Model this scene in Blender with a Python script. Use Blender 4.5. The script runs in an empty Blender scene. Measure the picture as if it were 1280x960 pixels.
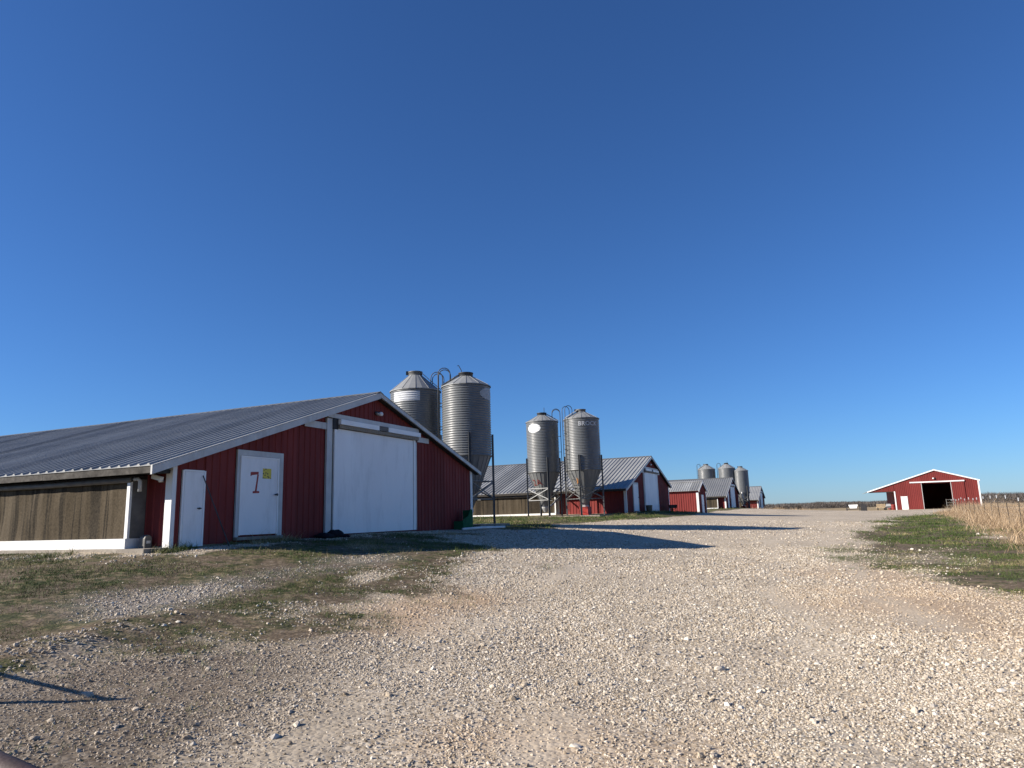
import bpy, math, random
import numpy as np
from mathutils import Vector, Matrix
R = math.radians
rng = np.random.default_rng(7)
random.seed(7)
SC = bpy.context.scene
COL = SC.collection

# ------------------------------------------------------------------ camera
F_PX, EYE = 880.0, 1.6
RHO, PITCH = 0.0298, math.atan(165.3 / 880.0)
fw = Vector((0, math.cos(PITCH), math.sin(PITCH)))
rt = Vector((1, 0, 0)); up = Vector((0, -math.sin(PITCH), math.cos(PITCH)))
u2 = up * math.cos(RHO) + rt * math.sin(RHO)
r2 = rt * math.cos(RHO) - up * math.sin(RHO)
cam = bpy.data.cameras.new('camera'); camo = bpy.data.objects.new('camera', cam); COL.objects.link(camo)
cam.sensor_width = 36; cam.lens = 36 * F_PX / 1280; cam.clip_start = 0.05; cam.clip_end = 6000
camo.matrix_world = Matrix(((r2.x, u2.x, -fw.x, 0), (r2.y, u2.y, -fw.y, 0), (r2.z, u2.z, -fw.z, EYE), (0, 0, 0, 1)))
SC.camera = camo

# ------------------------------------------------------------------ sky, sun, exposure
SUN_AZ, SUN_EL = -101.0, 25.0            # azimuth from +Y towards +X, degrees
SKY_STRENGTH, SUN_STRENGTH, EXPOSURE = 0.063, 5.0, 0.88
world = bpy.data.worlds.new('World'); SC.world = world; world.use_nodes = True
wn = world.node_tree.nodes; bg = wn['Background']
sky = wn.new('ShaderNodeTexSky'); sky.sky_type = 'NISHITA'; sky.sun_disc = False
sky.sun_elevation = R(SUN_EL); sky.sun_rotation = R(SUN_AZ)
sky.altitude = 300; sky.air_density = 1.0; sky.dust_density = 0.15; sky.ozone_density = 10.0
tint = wn.new('ShaderNodeMix'); tint.data_type = 'RGBA'; tint.blend_type = 'MULTIPLY'; tint.inputs[0].default_value = 1.0
tint.inputs[7].default_value = (0.94, 1.03, 1.14, 1)      # the clear dry winter air: one even tint over the whole sky
world.node_tree.links.new(sky.outputs[0], tint.inputs[6]); world.node_tree.links.new(tint.outputs[2], bg.inputs[0]); bg.inputs[1].default_value = SKY_STRENGTH
sd = Vector((math.sin(R(SUN_AZ)) * math.cos(R(SUN_EL)), math.cos(R(SUN_AZ)) * math.cos(R(SUN_EL)), math.sin(R(SUN_EL))))
sl = bpy.data.lights.new('sun', 'SUN'); sl.energy = SUN_STRENGTH; sl.angle = R(0.53); sl.color = (1.0, 0.925, 0.82)
so = bpy.data.objects.new('sun', sl); COL.objects.link(so); so.rotation_euler = (-sd).to_track_quat('-Z', 'Y').to_euler()
so.location = (-40, 0, 40)
vs = SC.view_settings; vs.view_transform = 'Standard'; vs.look = 'None'; vs.gamma = 1; vs.exposure = EXPOSURE
vs.use_curve_mapping = False

# ------------------------------------------------------------------ materials
MATS = {}
class NT:
    def __init__(s, name):
        m = bpy.data.materials.new(name); m.use_nodes = True; MATS[name] = m
        s.m = m; s.t = m.node_tree; s.n = s.t.nodes; s.b = s.n['Principled BSDF']
    def add(s, ty, **kw):
        nd = s.n.new(ty)
        for k, v in kw.items(): setattr(nd, k, v)
        return nd
    def link(s, a, b): s.t.links.new(a, b)
    def coord(s, kind='Object', scale=(1, 1, 1)):
        if kind == 'World':
            o = s.add('ShaderNodeNewGeometry').outputs['Position']
        else:
            o = s.add('ShaderNodeTexCoord').outputs[kind]
        mp = s.add('ShaderNodeMapping'); mp.inputs['Scale'].default_value = scale
        s.link(o, mp.inputs[0]); return mp.outputs[0]
    def noise(s, co, scale=5, detail=4, rough=0.55):
        nd = s.add('ShaderNodeTexNoise'); nd.inputs['Scale'].default_value = scale
        nd.inputs['Detail'].default_value = detail; nd.inputs['Roughness'].default_value = rough
        s.link(co, nd.inputs['Vector']); return nd.outputs['Fac']
    def ramp(s, fac, stops, interp='LINEAR'):
        nd = s.add('ShaderNodeValToRGB'); cr = nd.color_ramp; cr.interpolation = interp
        while len(cr.elements) < len(stops): cr.elements.new(0.5)
        for e, (p, c) in zip(cr.elements, stops):
            e.position = p; e.color = (c, c, c, 1) if not hasattr(c, '__len__') else (*c, 1)
        s.link(fac, nd.inputs[0]); return nd.outputs[0]
    def mix(s, fac, a, b, mode='MIX'):
        nd = s.add('ShaderNodeMix', data_type='RGBA', blend_type=mode)
        for i, v in ((0, fac), (6, a), (7, b)):
            if isinstance(v, (int, float)): nd.inputs[i].default_value = v
            elif isinstance(v, tuple): nd.inputs[i].default_value = (*v, 1)
            else: s.link(v, nd.inputs[i])
        return nd.outputs[2]
    def math(s, op, a, b=0.5, clamp=False):
        nd = s.add('ShaderNodeMath', operation=op); nd.use_clamp = clamp
        for i, v in ((0, a), (1, b)):
            if isinstance(v, (int, float)): nd.inputs[i].default_value = v
            else: s.link(v, nd.inputs[i])
        return nd.outputs[0]
    def attr(s, name, kind='GEOMETRY'):
        nd = s.add('ShaderNodeAttribute', attribute_name=name, attribute_type=kind); return nd.outputs['Fac']
    def bump(s, h, strength=0.3, dist=0.02):
        nd = s.add('ShaderNodeBump'); nd.inputs['Strength'].default_value = strength; nd.inputs['Distance'].default_value = dist
        s.link(h, nd.inputs['Height']); s.link(nd.outputs[0], s.b.inputs['Normal'])
    def set(s, col=None, rough=0.6, metal=0.0, spec=None):
        if col is not None:
            if isinstance(col, tuple): s.b.inputs['Base Color'].default_value = (*col, 1)
            else: s.link(col, s.b.inputs['Base Color'])
        if isinstance(rough, (int, float)): s.b.inputs['Roughness'].default_value = rough
        else: s.link(rough, s.b.inputs['Roughness'])
        s.b.inputs['Metallic'].default_value = metal
        if spec is not None: s.b.inputs['Specular IOR Level'].default_value = spec
        return s.m

def weathered(name, c1, c2, scale=3.0, stretch=(1, 1, 1), rough=0.55, metal=0.0, bump=0.0, rnd=0.0, spec=None, dirt=None):
    t = NT(name); co = t.coord('World', stretch)
    f = t.noise(co, scale, 5, 0.65)
    c = t.ramp(f, [(0.3, c1), (0.7, c2)])
    if dirt is not None:
        f2 = t.noise(t.coord('World', (1, 1, 0.25)), 2.3, 6, 0.7)
        c = t.mix(t.ramp(f2, [(0.5, 0.0), (0.8, 0.75)]), c, dirt)
    if rnd:
        oi = t.add('ShaderNodeObjectInfo').outputs['Random']
        g = t.ramp(oi, [(0, 1 - rnd), (1, 1 + rnd * 0.3)])
        c = t.mix(1.0, c, g, 'MULTIPLY')
    rr = t.ramp(f, [(0.3, max(0, rough - 0.12)), (0.7, min(1, rough + 0.12))])
    t.set(c, rr, metal, spec)
    if bump: t.bump(t.noise(co, scale * 9, 3), bump, 0.01)
    return t.m

weathered('red_metal', (0.205, 0.040, 0.035), (0.165, 0.031, 0.029), 1.3, (1, 1, 0.3), 0.62, rnd=0.2, dirt=(0.15, 0.032, 0.028), spec=0.12)
weathered('white_paint', (0.76, 0.75, 0.72), (0.66, 0.66, 0.64), 2.0, (1, 1, 0.4), 0.5, bump=0.08, dirt=(0.48, 0.46, 0.42))
weathered('white_door', (0.80, 0.80, 0.79), (0.74, 0.745, 0.74), 0.9, (1, 1, 0.5), 0.45, bump=0.05, dirt=(0.55, 0.55, 0.54))
weathered('trim_grey', (0.52, 0.52, 0.50), (0.42, 0.42, 0.41), 2.0, (1, 1, 1), 0.5, bump=0.05, dirt=(0.30, 0.28, 0.25))
weathered('bright_trim', (0.82, 0.82, 0.80), (0.76, 0.76, 0.74), 2.0, (1, 1, 1), 0.45)
weathered('concrete', (0.30, 0.265, 0.22), (0.20, 0.175, 0.145), 4, (1, 1, 1), 0.9, bump=0.4, dirt=(0.17, 0.13, 0.09))
weathered('old_wood', (0.036, 0.029, 0.021), (0.019, 0.016, 0.013), 6, (1, 1, 1), 0.85, bump=0.4, dirt=(0.014, 0.012, 0.011))
weathered('pale_wood', (0.48, 0.38, 0.25), (0.36, 0.27, 0.17), 6, (1, 1, 1), 0.85, bump=0.3)
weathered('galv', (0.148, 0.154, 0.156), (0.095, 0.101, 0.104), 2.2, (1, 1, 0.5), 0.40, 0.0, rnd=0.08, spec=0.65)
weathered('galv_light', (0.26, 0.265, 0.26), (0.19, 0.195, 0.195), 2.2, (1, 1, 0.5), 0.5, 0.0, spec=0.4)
weathered('galv_dull', (0.16, 0.16, 0.152), (0.10, 0.10, 0.098), 2.5, (1, 1, 0.4), 0.55, 0.15, spec=0.3)
weathered('leg_steel', (0.085, 0.087, 0.088), (0.05, 0.052, 0.053), 3, (1, 1, 1), 0.55, 0.0, spec=0.4)
weathered('hopper_metal', (0.19, 0.193, 0.19), (0.125, 0.13, 0.13), 2.5, (1, 1, 0.4), 0.45, 0.0, spec=0.5)
weathered('galv_steel', (0.38, 0.38, 0.36), (0.27, 0.27, 0.26), 3, (1, 1, 1), 0.5, 0.1)
weathered('dark_steel', (0.040, 0.044, 0.050), (0.024, 0.027, 0.031), 3, (1, 1, 1), 0.55, 0.2)
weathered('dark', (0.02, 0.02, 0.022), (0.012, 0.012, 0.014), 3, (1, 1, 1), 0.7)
weathered('black_plastic', (0.016, 0.016, 0.022), (0.009, 0.009, 0.013), 5, (1, 1, 1), 0.8, bump=0.3, spec=0.1)
weathered('pipe_grey', (0.15, 0.142, 0.13), (0.085, 0.082, 0.077), 3, (1, 1, 1), 0.7, bump=0.2)
weathered('rusty_brown', (0.075, 0.045, 0.036), (0.045, 0.028, 0.024), 9, (1, 1, 1), 0.6, 0.2, bump=0.2)
weathered('green_plastic', (0.010, 0.11, 0.045), (0.008, 0.08, 0.035), 4, (1, 1, 1), 0.7, spec=0.1)
weathered('track_tan', (0.28, 0.24, 0.18), (0.17, 0.145, 0.11), 30, (1, 1, 1), 0.7, bump=0.3)
weathered('red_paint', (0.36, 0.035, 0.02), (0.22, 0.02, 0.015), 14, (1, 1, 1), 0.6)
weathered('number_red', (0.24, 0.03, 0.02), (0.14, 0.02, 0.015), 14, (1, 1, 1), 0.7, spec=0.1)
weathered('orange_paint', (0.55, 0.25, 0.07), (0.35, 0.14, 0.05), 14, (1, 1, 1), 0.6)
weathered('sign_white', (0.84, 0.84, 0.82), (0.74, 0.74, 0.73), 3, (1, 1, 1), 0.5)
weathered('sign_dull', (0.56, 0.57, 0.58), (0.44, 0.45, 0.47), 5, (1, 1, 0.5), 0.5)
weathered('sign_faded', (0.46, 0.47, 0.48), (0.34, 0.35, 0.36), 6, (1, 1, 1), 0.5, 0.0)
weathered('boot_red', (0.42, 0.05, 0.035), (0.30, 0.035, 0.03), 5, (1, 1, 1), 0.5)
weathered('post_green', (0.060, 0.065, 0.05), (0.08, 0.05, 0.035), 9, (1, 1, 1), 0.7)
weathered('vehicle_grey', (0.42, 0.43, 0.45), (0.34, 0.35, 0.37), 3, (1, 1, 1), 0.35)
weathered('tyre_rubber', (0.02, 0.02, 0.02), (0.03, 0.029, 0.028), 8, (1, 1, 1), 0.8)

# metal roof sheets: sheet to sheet variation and streaks running down the slope
t = NT('roof_metal'); co = t.coord('World')
oi = t.add('ShaderNodeObjectInfo').outputs['Random']
f = t.noise(co, 0.5, 5, 0.7)
c = t.ramp(f, [(0.3, (0.25, 0.25, 0.24)), (0.7, (0.34, 0.34, 0.325))])
c = t.mix(1.0, c, t.ramp(oi, [(0, 0.62), (0.35, 0.95), (0.7, 1.0), (1, 1.12)]), 'MULTIPLY')
c = t.mix(t.ramp(t.noise(co, 3.5, 6, 0.75), [(0.55, 0.0), (0.8, 0.45)]), c, (0.20, 0.18, 0.16))
t.set(c, t.ramp(f, [(0.3, 0.38), (0.7, 0.52)]), 0.0, 0.4)

# tarpaulin side curtain: vertical run-off stains
t = NT('curtain_tarp'); co = t.coord('Object', (1, 1, 0.06)); co2 = t.coord('Object')
f = t.noise(co, 3.0, 6, 0.65); f2 = t.noise(co, 0.9, 4, 0.6); f3 = t.noise(co2, 3, 5, 0.6)
c = t.ramp(f, [(0.40, (0.060, 0.047, 0.031)), (0.50, (0.092, 0.073, 0.050)), (0.60, (0.118, 0.096, 0.069))])
c = t.mix(t.ramp(f2, [(0.51, 0.0), (0.55, 0.85)]), c, (0.018, 0.016, 0.014))
c = t.mix(t.ramp(t.noise(t.coord('Object', (1, 1, 0.03)), 4, 3, 0.6), [(0.54, 0.0), (0.59, 0.85)]), c, (0.007, 0.007, 0.007))
c = t.mix(0.4, c, t.ramp(t.noise(co2, 22, 5, 0.7), [(0.38, (0.022, 0.018, 0.013)), (0.62, (0.095, 0.076, 0.052))]))
t.b.inputs['Specular IOR Level'].default_value = 0.05
t.set(c, 0.85); t.bump(f3, 0.25, 0.02)

# yellow notice on the door: flat print of dark marks
t = NT('notice_print'); co = t.coord('Object', (1, 1, 1))
v = t.add('ShaderNodeTexVoronoi'); v.inputs['Scale'].default_value = 16; t.link(co, v.inputs['Vector'])
t.set(t.ramp(v.outputs['Distance'], [(0.28, (0.05, 0.055, 0.03)), (0.4, (0.62, 0.50, 0.06))]), 0.6)

# ------------------------------------------------------------------ mesh helpers
class MB:
    def __init__(s): s.v = []; s.f = []
    def quad(s, a, b, c, d):
        n = len(s.v); s.v += [tuple(a), tuple(b), tuple(c), tuple(d)]; s.f.append((n, n + 1, n + 2, n + 3)); return s
    def box(s, x0, x1, y0, y1, z0, z1):
        n = len(s.v)
        s.v += [(x0, y0, z0), (x1, y0, z0), (x1, y1, z0), (x0, y1, z0), (x0, y0, z1), (x1, y0, z1), (x1, y1, z1), (x0, y1, z1)]
        s.f += [tuple(n + i for i in q) for q in ((0, 3, 2, 1), (4, 5, 6, 7), (0, 1, 5, 4), (1, 2, 6, 5), (2, 3, 7, 6), (3, 0, 4, 7))]
        return s
    def prism(s, pts, y0, y1):                    # polygon in xz (counter-clockwise seen from -y), extruded along y
        n = len(s.v); k = len(pts)
        s.v += [(x, y0, z) for x, z in pts] + [(x, y1, z) for x, z in pts]
        s.f.append(tuple(range(n, n + k))); s.f.append(tuple(range(n + 2 * k - 1, n + k - 1, -1)))
        for i in range(k):
            j = (i + 1) % k; s.f.append((n + j, n + i, n + k + i, n + k + j))
        return s
    def beam(s, p, q, w, h=None, upv=(0, 0, 1)):  # rectangular bar between two points
        h = h or w; p = Vector(p); q = Vector(q); d = (q - p).normalized(); upv = Vector(upv)
        if abs(d.dot(upv)) > 0.98: upv = Vector((0, 1, 0))
        sx = d.cross(upv).normalized() * w / 2; sy = sx.cross(d).normalized() * h / 2
        n = len(s.v)
        for e in (p, q): s.v += [tuple(e - sx - sy), tuple(e + sx - sy), tuple(e + sx + sy), tuple(e - sx + sy)]
        s.f += [tuple(n + i for i in qd) for qd in ((0, 3, 2, 1), (4, 5, 6, 7), (0, 1, 5, 4), (1, 2, 6, 5), (2, 3, 7, 6), (3, 0, 4, 7))]
        return s
    def tube(s, pts, r, k=8, cap=True):
        pts = [Vector(p) for p in pts]; n = len(s.v); m = len(pts)
        rs = r if hasattr(r, '__len__') else [r] * m
        for i, p in enumerate(pts):
            d = (pts[min(i + 1, m - 1)] - pts[max(i - 1, 0)]).normalized()
            a = d.orthogonal().normalized() if i == 0 else (a - d * a.dot(d)).normalized()
            b = d.cross(a)
            for j in range(k):
                th = 2 * math.pi * j / k; s.v.append(tuple(p + (a * math.cos(th) + b * math.sin(th)) * rs[i]))
        for i in range(m - 1):
            for j in range(k):
                j2 = (j + 1) % k; s.f.append((n + i * k + j, n + i * k + j2, n + (i + 1) * k + j2, n + (i + 1) * k + j))
        if cap:
            s.f.append(tuple(n + j for j in range(k))[::-1]); s.f.append(tuple(n + (m - 1) * k + j for j in range(k)))
        return s
    def lathe(s, prof, k=48, top=False, bot=False, c=(0, 0)):
        n = len(s.v); m = len(prof)
        for r, z in prof:
            for j in range(k):
                th = 2 * math.pi * j / k; s.v.append((c[0] + r * math.cos(th), c[1] + r * math.sin(th), z))
        for i in range(m - 1):
            for j in range(k):
                j2 = (j + 1) % k; s.f.append((n + i * k + j, n + i * k + j2, n + (i + 1) * k + j2, n + (i + 1) * k + j))
        if bot: s.f.append(tuple(n + j for j in range(k))[::-1])
        if top: s.f.append(tuple(n + (m - 1) * k + j for j in range(k)))
        return s
    def mesh(s, name, mat, smooth=False):
        me = bpy.data.meshes.new(name); me.from_pydata(s.v, [], s.f); me.update()
        me.materials.append(MATS[mat])
        if smooth: me.polygons.foreach_set('use_smooth', [True] * len(me.polygons))
        return me
    def build(s, name, mat, parent=None, smooth=False, loc=None):
        return put(name, s.mesh(name, mat, smooth), parent, loc)

def put(name, me, parent=None, loc=None):
    o = bpy.data.objects.new(name, me); COL.objects.link(o); o.parent = parent
    if loc is not None: o.location = loc
    return o
def tag(o, label=None, cat=None, group=None, kind=None):
    if label: o['label'] = label
    if cat: o['category'] = cat
    if group: o['group'] = group
    if kind: o['kind'] = kind
    return o
def thing(name, label, cat, loc, rz=0.0, group=None):
    o = bpy.data.objects.new(name, None); COL.objects.link(o); o.empty_display_size = 0.2
    o.location = loc; o.rotation_euler = (0, 0, rz); return tag(o, label, cat, group)
def fast_mesh(name, verts, faces, mat):
    me = bpy.data.meshes.new(name); verts = np.asarray(verts, np.float32); faces = np.asarray(faces, np.int32)
    k = faces.shape[1]
    me.vertices.add(len(verts)); me.vertices.foreach_set('co', verts.ravel())
    me.loops.add(faces.size); me.loops.foreach_set('vertex_index', faces.ravel())
    me.polygons.add(len(faces)); me.polygons.foreach_set('loop_start', np.arange(0, faces.size, k, dtype=np.int32))
    me.update(calc_edges=True); me.validate(); me.materials.append(MATS[mat]); return me
def fattr(me, name, data, domain='POINT'):
    a = me.attributes.new(name, 'FLOAT', domain); a.data.foreach_set('value', np.asarray(data, np.float32).ravel())

# ------------------------------------------------------------------ site frame: the row of houses
AZ = R(23.95)
N2 = np.array([math.sin(AZ), math.cos(AZ)]); U2 = np.array([-math.cos(AZ), math.sin(AZ)])
P0 = np.array([-5.254, 21.079])                       # foot of house 1's big door
ROT = math.pi / 2 - AZ                                # local x = along the fronts, local y = into the houses
def W(a, b, z=0.0):
    p = P0 + a * N2 + b * U2; return (float(p[0]), float(p[1]), z)

# ------------------------------------------------------------------ terrain height
CP = [(-6, -1.2, 1.03), (-3, -1.5, 1.06), (2, -2, 1.06), (2, -.3, 1.20), (8.5, -.3, 1.18), (8.5, -2.5, 1.0), (11.4, 2, 1.26), (11.4, 5, 1.3),
      (-7.2, 3, 1.06), (-7.2, 10, 1.04), (-8, 40, 1.1), (-8, 100, 1.1), (20, 2, 1.3), (25, 2, 1.40), (28.9, 2.5, 1.5), (32, -.5, 1.57),
      (40, -.7, 1.6), (46, -.7, 1.5), (50, -1.5, 1.2), (56, -1.2, 1.09), (61, -1.2, 1.07), (66, 0, 1.2), (75, 0, 1.5), (83, -1, 1.76), (97, -1, 1.72),
      (100.7, 0, 1.56), (125, -1, 1.62), (145, -1, 1.62), (25, 50, 1.4), (80, 50, 1.6), (115, 50, 1.6), (145, 60, 1.6), (5, 60, 1.2), (40, 60, 1.6), (90, 60, 1.75),
      (8, 100, 1.2), (60, 100, 1.6), (32, -7, 1.15), (20, -7, 0.85)]
CP = [(*W(a, b)[:2], z) for a, b, z in CP]
CP += [(6.7, 24.6, .36), (14.6, 35.1, .6), (-2.8, 16.3, .85), (0, 0, 0), (-7, 9.6, .55), (-4.6, 6.4, .2), (-3.7, 13.8, .62), (0, 5, .02), (0, 11, .15),
       (7.6, 10.5, 0), (11.7, 23.8, .3), (8.7, 12, .05), (21.4, 30.6, .47), (41, 67, .70), (56.6, 104, .87), (45, 106, .9), (70, 100, .87), (60, 60, .6), (62, 120, .9),
       (30, 50, .68), (30, 15, .2), (-20, 0, .3), (0, -20, 0), (20, -10, 0), (35, 80, .85), (60, 150, 1.1), (-15, 9, .7), (-30, -20, .2), (100, 100, .9), (100, 0, .3), (-40, 20, .9)]
CP = np.array(CP)
def _phi(d): return np.sqrt(d * d + 9.0)
_D = np.linalg.norm(CP[:, None, :2] - CP[None, :, :2], axis=2)
_A = _phi(_D) - 0.15 * np.eye(len(CP)) * 1.0
_M = np.block([[_A, np.ones((len(CP), 1))], [np.ones((1, len(CP))), np.zeros((1, 1))]])
_Wt = np.linalg.solve(_M, np.concatenate([CP[:, 2], [0]]))
_perm = rng.permutation(512)
_val = rng.random(512)
def vnoise(x, y, s=1.0, seed=0):
    x = np.asarray(x, float) / s + seed * 17.31; y = np.asarray(y, float) / s + seed * 9.7
    xi = np.floor(x).astype(int); yi = np.floor(y).astype(int); fx = x - xi; fy = y - yi
    fx = fx * fx * (3 - 2 * fx); fy = fy * fy * (3 - 2 * fy)
    h = lambda i, j: _val[(_perm[(i & 511)] + j * 57 + j // 7) & 511]
    return (h(xi, yi) * (1 - fx) + h(xi + 1, yi) * fx) * (1 - fy) + (h(xi, yi + 1) * (1 - fx) + h(xi + 1, yi + 1) * fx) * fy
def fbm(x, y, s, o=4, seed=0):
    v = 0; a = 0.5; t = 0
    for i in range(o): v = v + a * vnoise(x, y, s / 2 ** i, seed + i * 3); t += a; a *= 0.55
    return v / t
def ground_z(x, y, detail=True):
    x = np.atleast_1d(np.asarray(x, float)); y = np.atleast_1d(np.asarray(y, float)); z = np.empty_like(x)
    for i in range(0, len(x), 20000):
        d = np.hypot(x[i:i + 20000, None] - CP[None, :, 0], y[i:i + 20000, None] - CP[None, :, 1])
        z[i:i + 20000] = _phi(d) @ _Wt[:-1] + _Wt[-1]
    r = np.hypot(x, y - 40)
    k = np.clip((r - 110) / 120, 0, 1); k = k * k * (3 - 2 * k)
    z = np.clip(z, -0.4, 2.0) * (1 - k) + 0.95 * k
    if detail:
        near = np.clip(1 - np.hypot(x, y) / 90, 0.15, 1)
        z = z + near * (0.10 * (fbm(x, y, 5, 3, 1) - .5) + 0.055 * (fbm(x, y, 0.9, 3, 5) - .5))
    return z

# ------------------------------------------------------------------ surface zones (polygons on the ground, metres)
def sdist(x, y, poly):                                # signed distance, positive inside
    poly = np.asarray(poly, float); d = np.full(x.shape, 1e9); ins = np.zeros(x.shape, bool)
    for i in range(len(poly)):
        a = poly[i]; b = poly[(i + 1) % len(poly)]; e = b - a
        t = np.clip(((x - a[0]) * e[0] + (y - a[1]) * e[1]) / (e @ e), 0, 1)
        d = np.minimum(d, np.hypot(x - a[0] - t * e[0], y - a[1] - t * e[1]))
        c = ((a[1] > y) != (b[1] > y)) & (x < (b[0] - a[0]) * (y - a[1]) / (b[1] - a[1] + 1e-12) + a[0]); ins ^= c
    return np.where(ins, d, -d)
def unproj(px, py):                                   # pixel of the photograph -> point on the terrain
    d = r2 * ((px - 640) / F_PX) - u2 * ((py - 480) / F_PX) + fw
    ts = np.concatenate([np.arange(2, 60, .05), np.arange(60, 260, .5)]) / d.y
    X = d.x * ts; Y = d.y * ts; Z = EYE + d.z * ts
    g = ground_z(X, Y, False); h = np.nonzero(Z < g)[0]
    i = h[0] if len(h) else len(ts) - 1
    return (float(X[i]), float(Y[i]))
UP = lambda pts: [unproj(*p) for p in pts]
Z_LAWN = UP([(0, 842), (100, 812), (215, 803), (330, 780), (430, 760), (515, 740), (585, 704), (570, 688)]) + [W(4.6, -1.6)[:2], W(4.2, -0.2)[:2], W(-6, 0)[:2], W(-7, 60)[:2], (-70, 55), (-60, 4), (-16, 5.5)]
Z_TRACK = UP([(120, 768), (190, 740), (330, 712), (470, 698), (480, 704), (400, 716), (290, 732), (200, 760), (140, 772)])
Z_DIRT = UP([(0, 800), (215, 772), (380, 765), (440, 790), (380, 850), (300, 960)]) + [(-1.5, 2), (-12, 2), (-12, 6)]
Z_TAN1 = UP([(430, 765), (500, 742), (600, 738), (640, 752), (560, 775), (470, 792)])
Z_TAN2 = UP([(1020, 730), (1090, 706), (1190, 728), (1279, 748), (1279, 800), (1150, 778), (1060, 760)])
Z_TAN3 = UP([(600, 905), (740, 900), (860, 935), (720, 955), (560, 930)])
Z_VERGE = UP([(1062, 686), (1085, 665), (1128, 646), (1180, 641.5), (1230, 655), (1279, 672)]) + [(26, 20), (14, 8.5)] + UP([(1279, 744), (1190, 727), (1110, 708)])
Z_MOUND = [W(8.8, -1.6)[:2], W(12, -2.2)[:2], W(14.5, -1.4)[:2], W(15.5, .4)[:2], W(9, .4)[:2]]
Z_BARE = UP([(1090, 700), (1120, 684), (1200, 682), (1260, 700), (1220, 712), (1150, 704)])
FENCE = [W_ for W_ in [(44.6, 75.0), (41.0, 67.0), (21.4, 30.6), (9.6, 8.7)]]
Z_FIELD = [(43, 74.5), (39, 66.5), (19.6, 31.0), (12.0, 16.2), (9, 6), (14, -10), (90, -10), (220, 60), (150, 190), (68, 96), (60, 80)]
Z_STRIP = [W(13.5, -.2)[:2], W(22.5, -1.5)[:2], W(25.5, -3.2)[:2], W(32, -4.6)[:2], W(38, -4.2)[:2], W(46, -2.0)[:2], W(47, -.6)[:2], W(31.5, .5)[:2], W(28, 60)[:2], W(17, 60)[:2]]
Z_BACK = [W(55, 2)[:2], W(70, 1)[:2], W(80, -2.2)[:2], W(99, -2.5)[:2], W(124, -1.5)[:2], W(150, -2)[:2], W(160, 60)[:2], W(60, 60)[:2]]
ROAD = np.array([(0.4, -6), (1.2, 4), (3.2, 13), (8.5, 27), (19, 50), (38, 88), (48, 108)])
def lanes(x, y):                                      # worn wheel bands along the drive, 1 = most worn
    d = np.full(x.shape, 1e9); sg = np.zeros(x.shape)
    for i in range(len(ROAD) - 1):
        a, b = ROAD[i], ROAD[i + 1]; e = b - a; q = np.clip(((x - a[0]) * e[0] + (y - a[1]) * e[1]) / (e @ e), 0, 1)
        dx = x - a[0] - q * e[0]; dy = y - a[1] - q * e[1]; dd_ = np.hypot(dx, dy); m = dd_ < d
        d = np.where(m, dd_, d); sg = np.where(m, np.sign(dx * e[1] - dy * e[0]), sg)
    l = d * sg + 1.2 * (fbm(x, y, 9, 2, 131) - .5)
    w = sum(np.exp(-((l - c) / .34) ** 2) for c in (-3.1, -1.3, 1.0, 2.8))
    return np.clip(w, 0, 1) * np.clip(fbm(x, y, 3.5, 2, 141) * 1.8 - .3, 0, 1)
def zones(x, y):
    j = (fbm(x, y, 2.6, 4, 11) - .5); j2 = fbm(x, y, 0.7, 3, 23) - .5
    r = np.hypot(x, y); sc = np.clip(r / 25, .4, 3)
    S = lambda poly, soft, amp: np.clip(0.5 + (sdist(x, y, poly) + j * amp + j2 * amp * .5) / soft, 0, 1)
    lawn = S(Z_LAWN, 2.4, 5.5); tr = S(Z_TRACK, 1.1, 2.0); dirt = S(Z_DIRT, 1.6, 1.6)
    tan = np.maximum.reduce([S(Z_TAN1, 1.4, 1.8), S(Z_TAN2, 2.4, 2.6) * .9, S(Z_TAN3, 1.0, 1.6) * .6])
    verge = S(Z_VERGE, 2.0, 3.0); field = S(Z_FIELD, 1.5, 1.5)
    strip = S(Z_STRIP, .8, 1.2); back = S(Z_BACK, 1.5, 2)
    far = np.clip((r - 105) / 35, 0, 1) * np.clip((x - 20) / 20, 0, 1)
    yard = np.clip((np.abs(x - 45) - 6) / 10, 0, 1)
    bare = S(Z_BARE, 1.2, 3.0) * .8
    grass = np.maximum.reduce([lawn * (1 - .5 * tr), verge * (1 - .6 * bare), strip, back * .8, S(Z_MOUND, .6, .8)])
    straw = np.maximum(field, far)
    side = np.clip((-x - 12) / 4, 0, 1) * (y < 25); grass = np.maximum(grass, side)
    dirt = np.maximum(dirt, bare * .8)
    return grass, straw, tan, dirt * (1 - grass), tr * lawn

# ------------------------------------------------------------------ ground sheet
NG = 470
s1 = np.linspace(-1, 1, NG)
gx = 3.0 + np.sinh(s1 * 7.6) / np.sinh(7.6) * 2600
gy = 7.5 + np.sinh(s1 * 7.6) / np.sinh(7.6) * 2600
GX, GY = np.meshgrid(gx, gy, indexing='ij'); X = GX.ravel(); Y = GY.ravel()
Zg = ground_z(X, Y)
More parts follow.
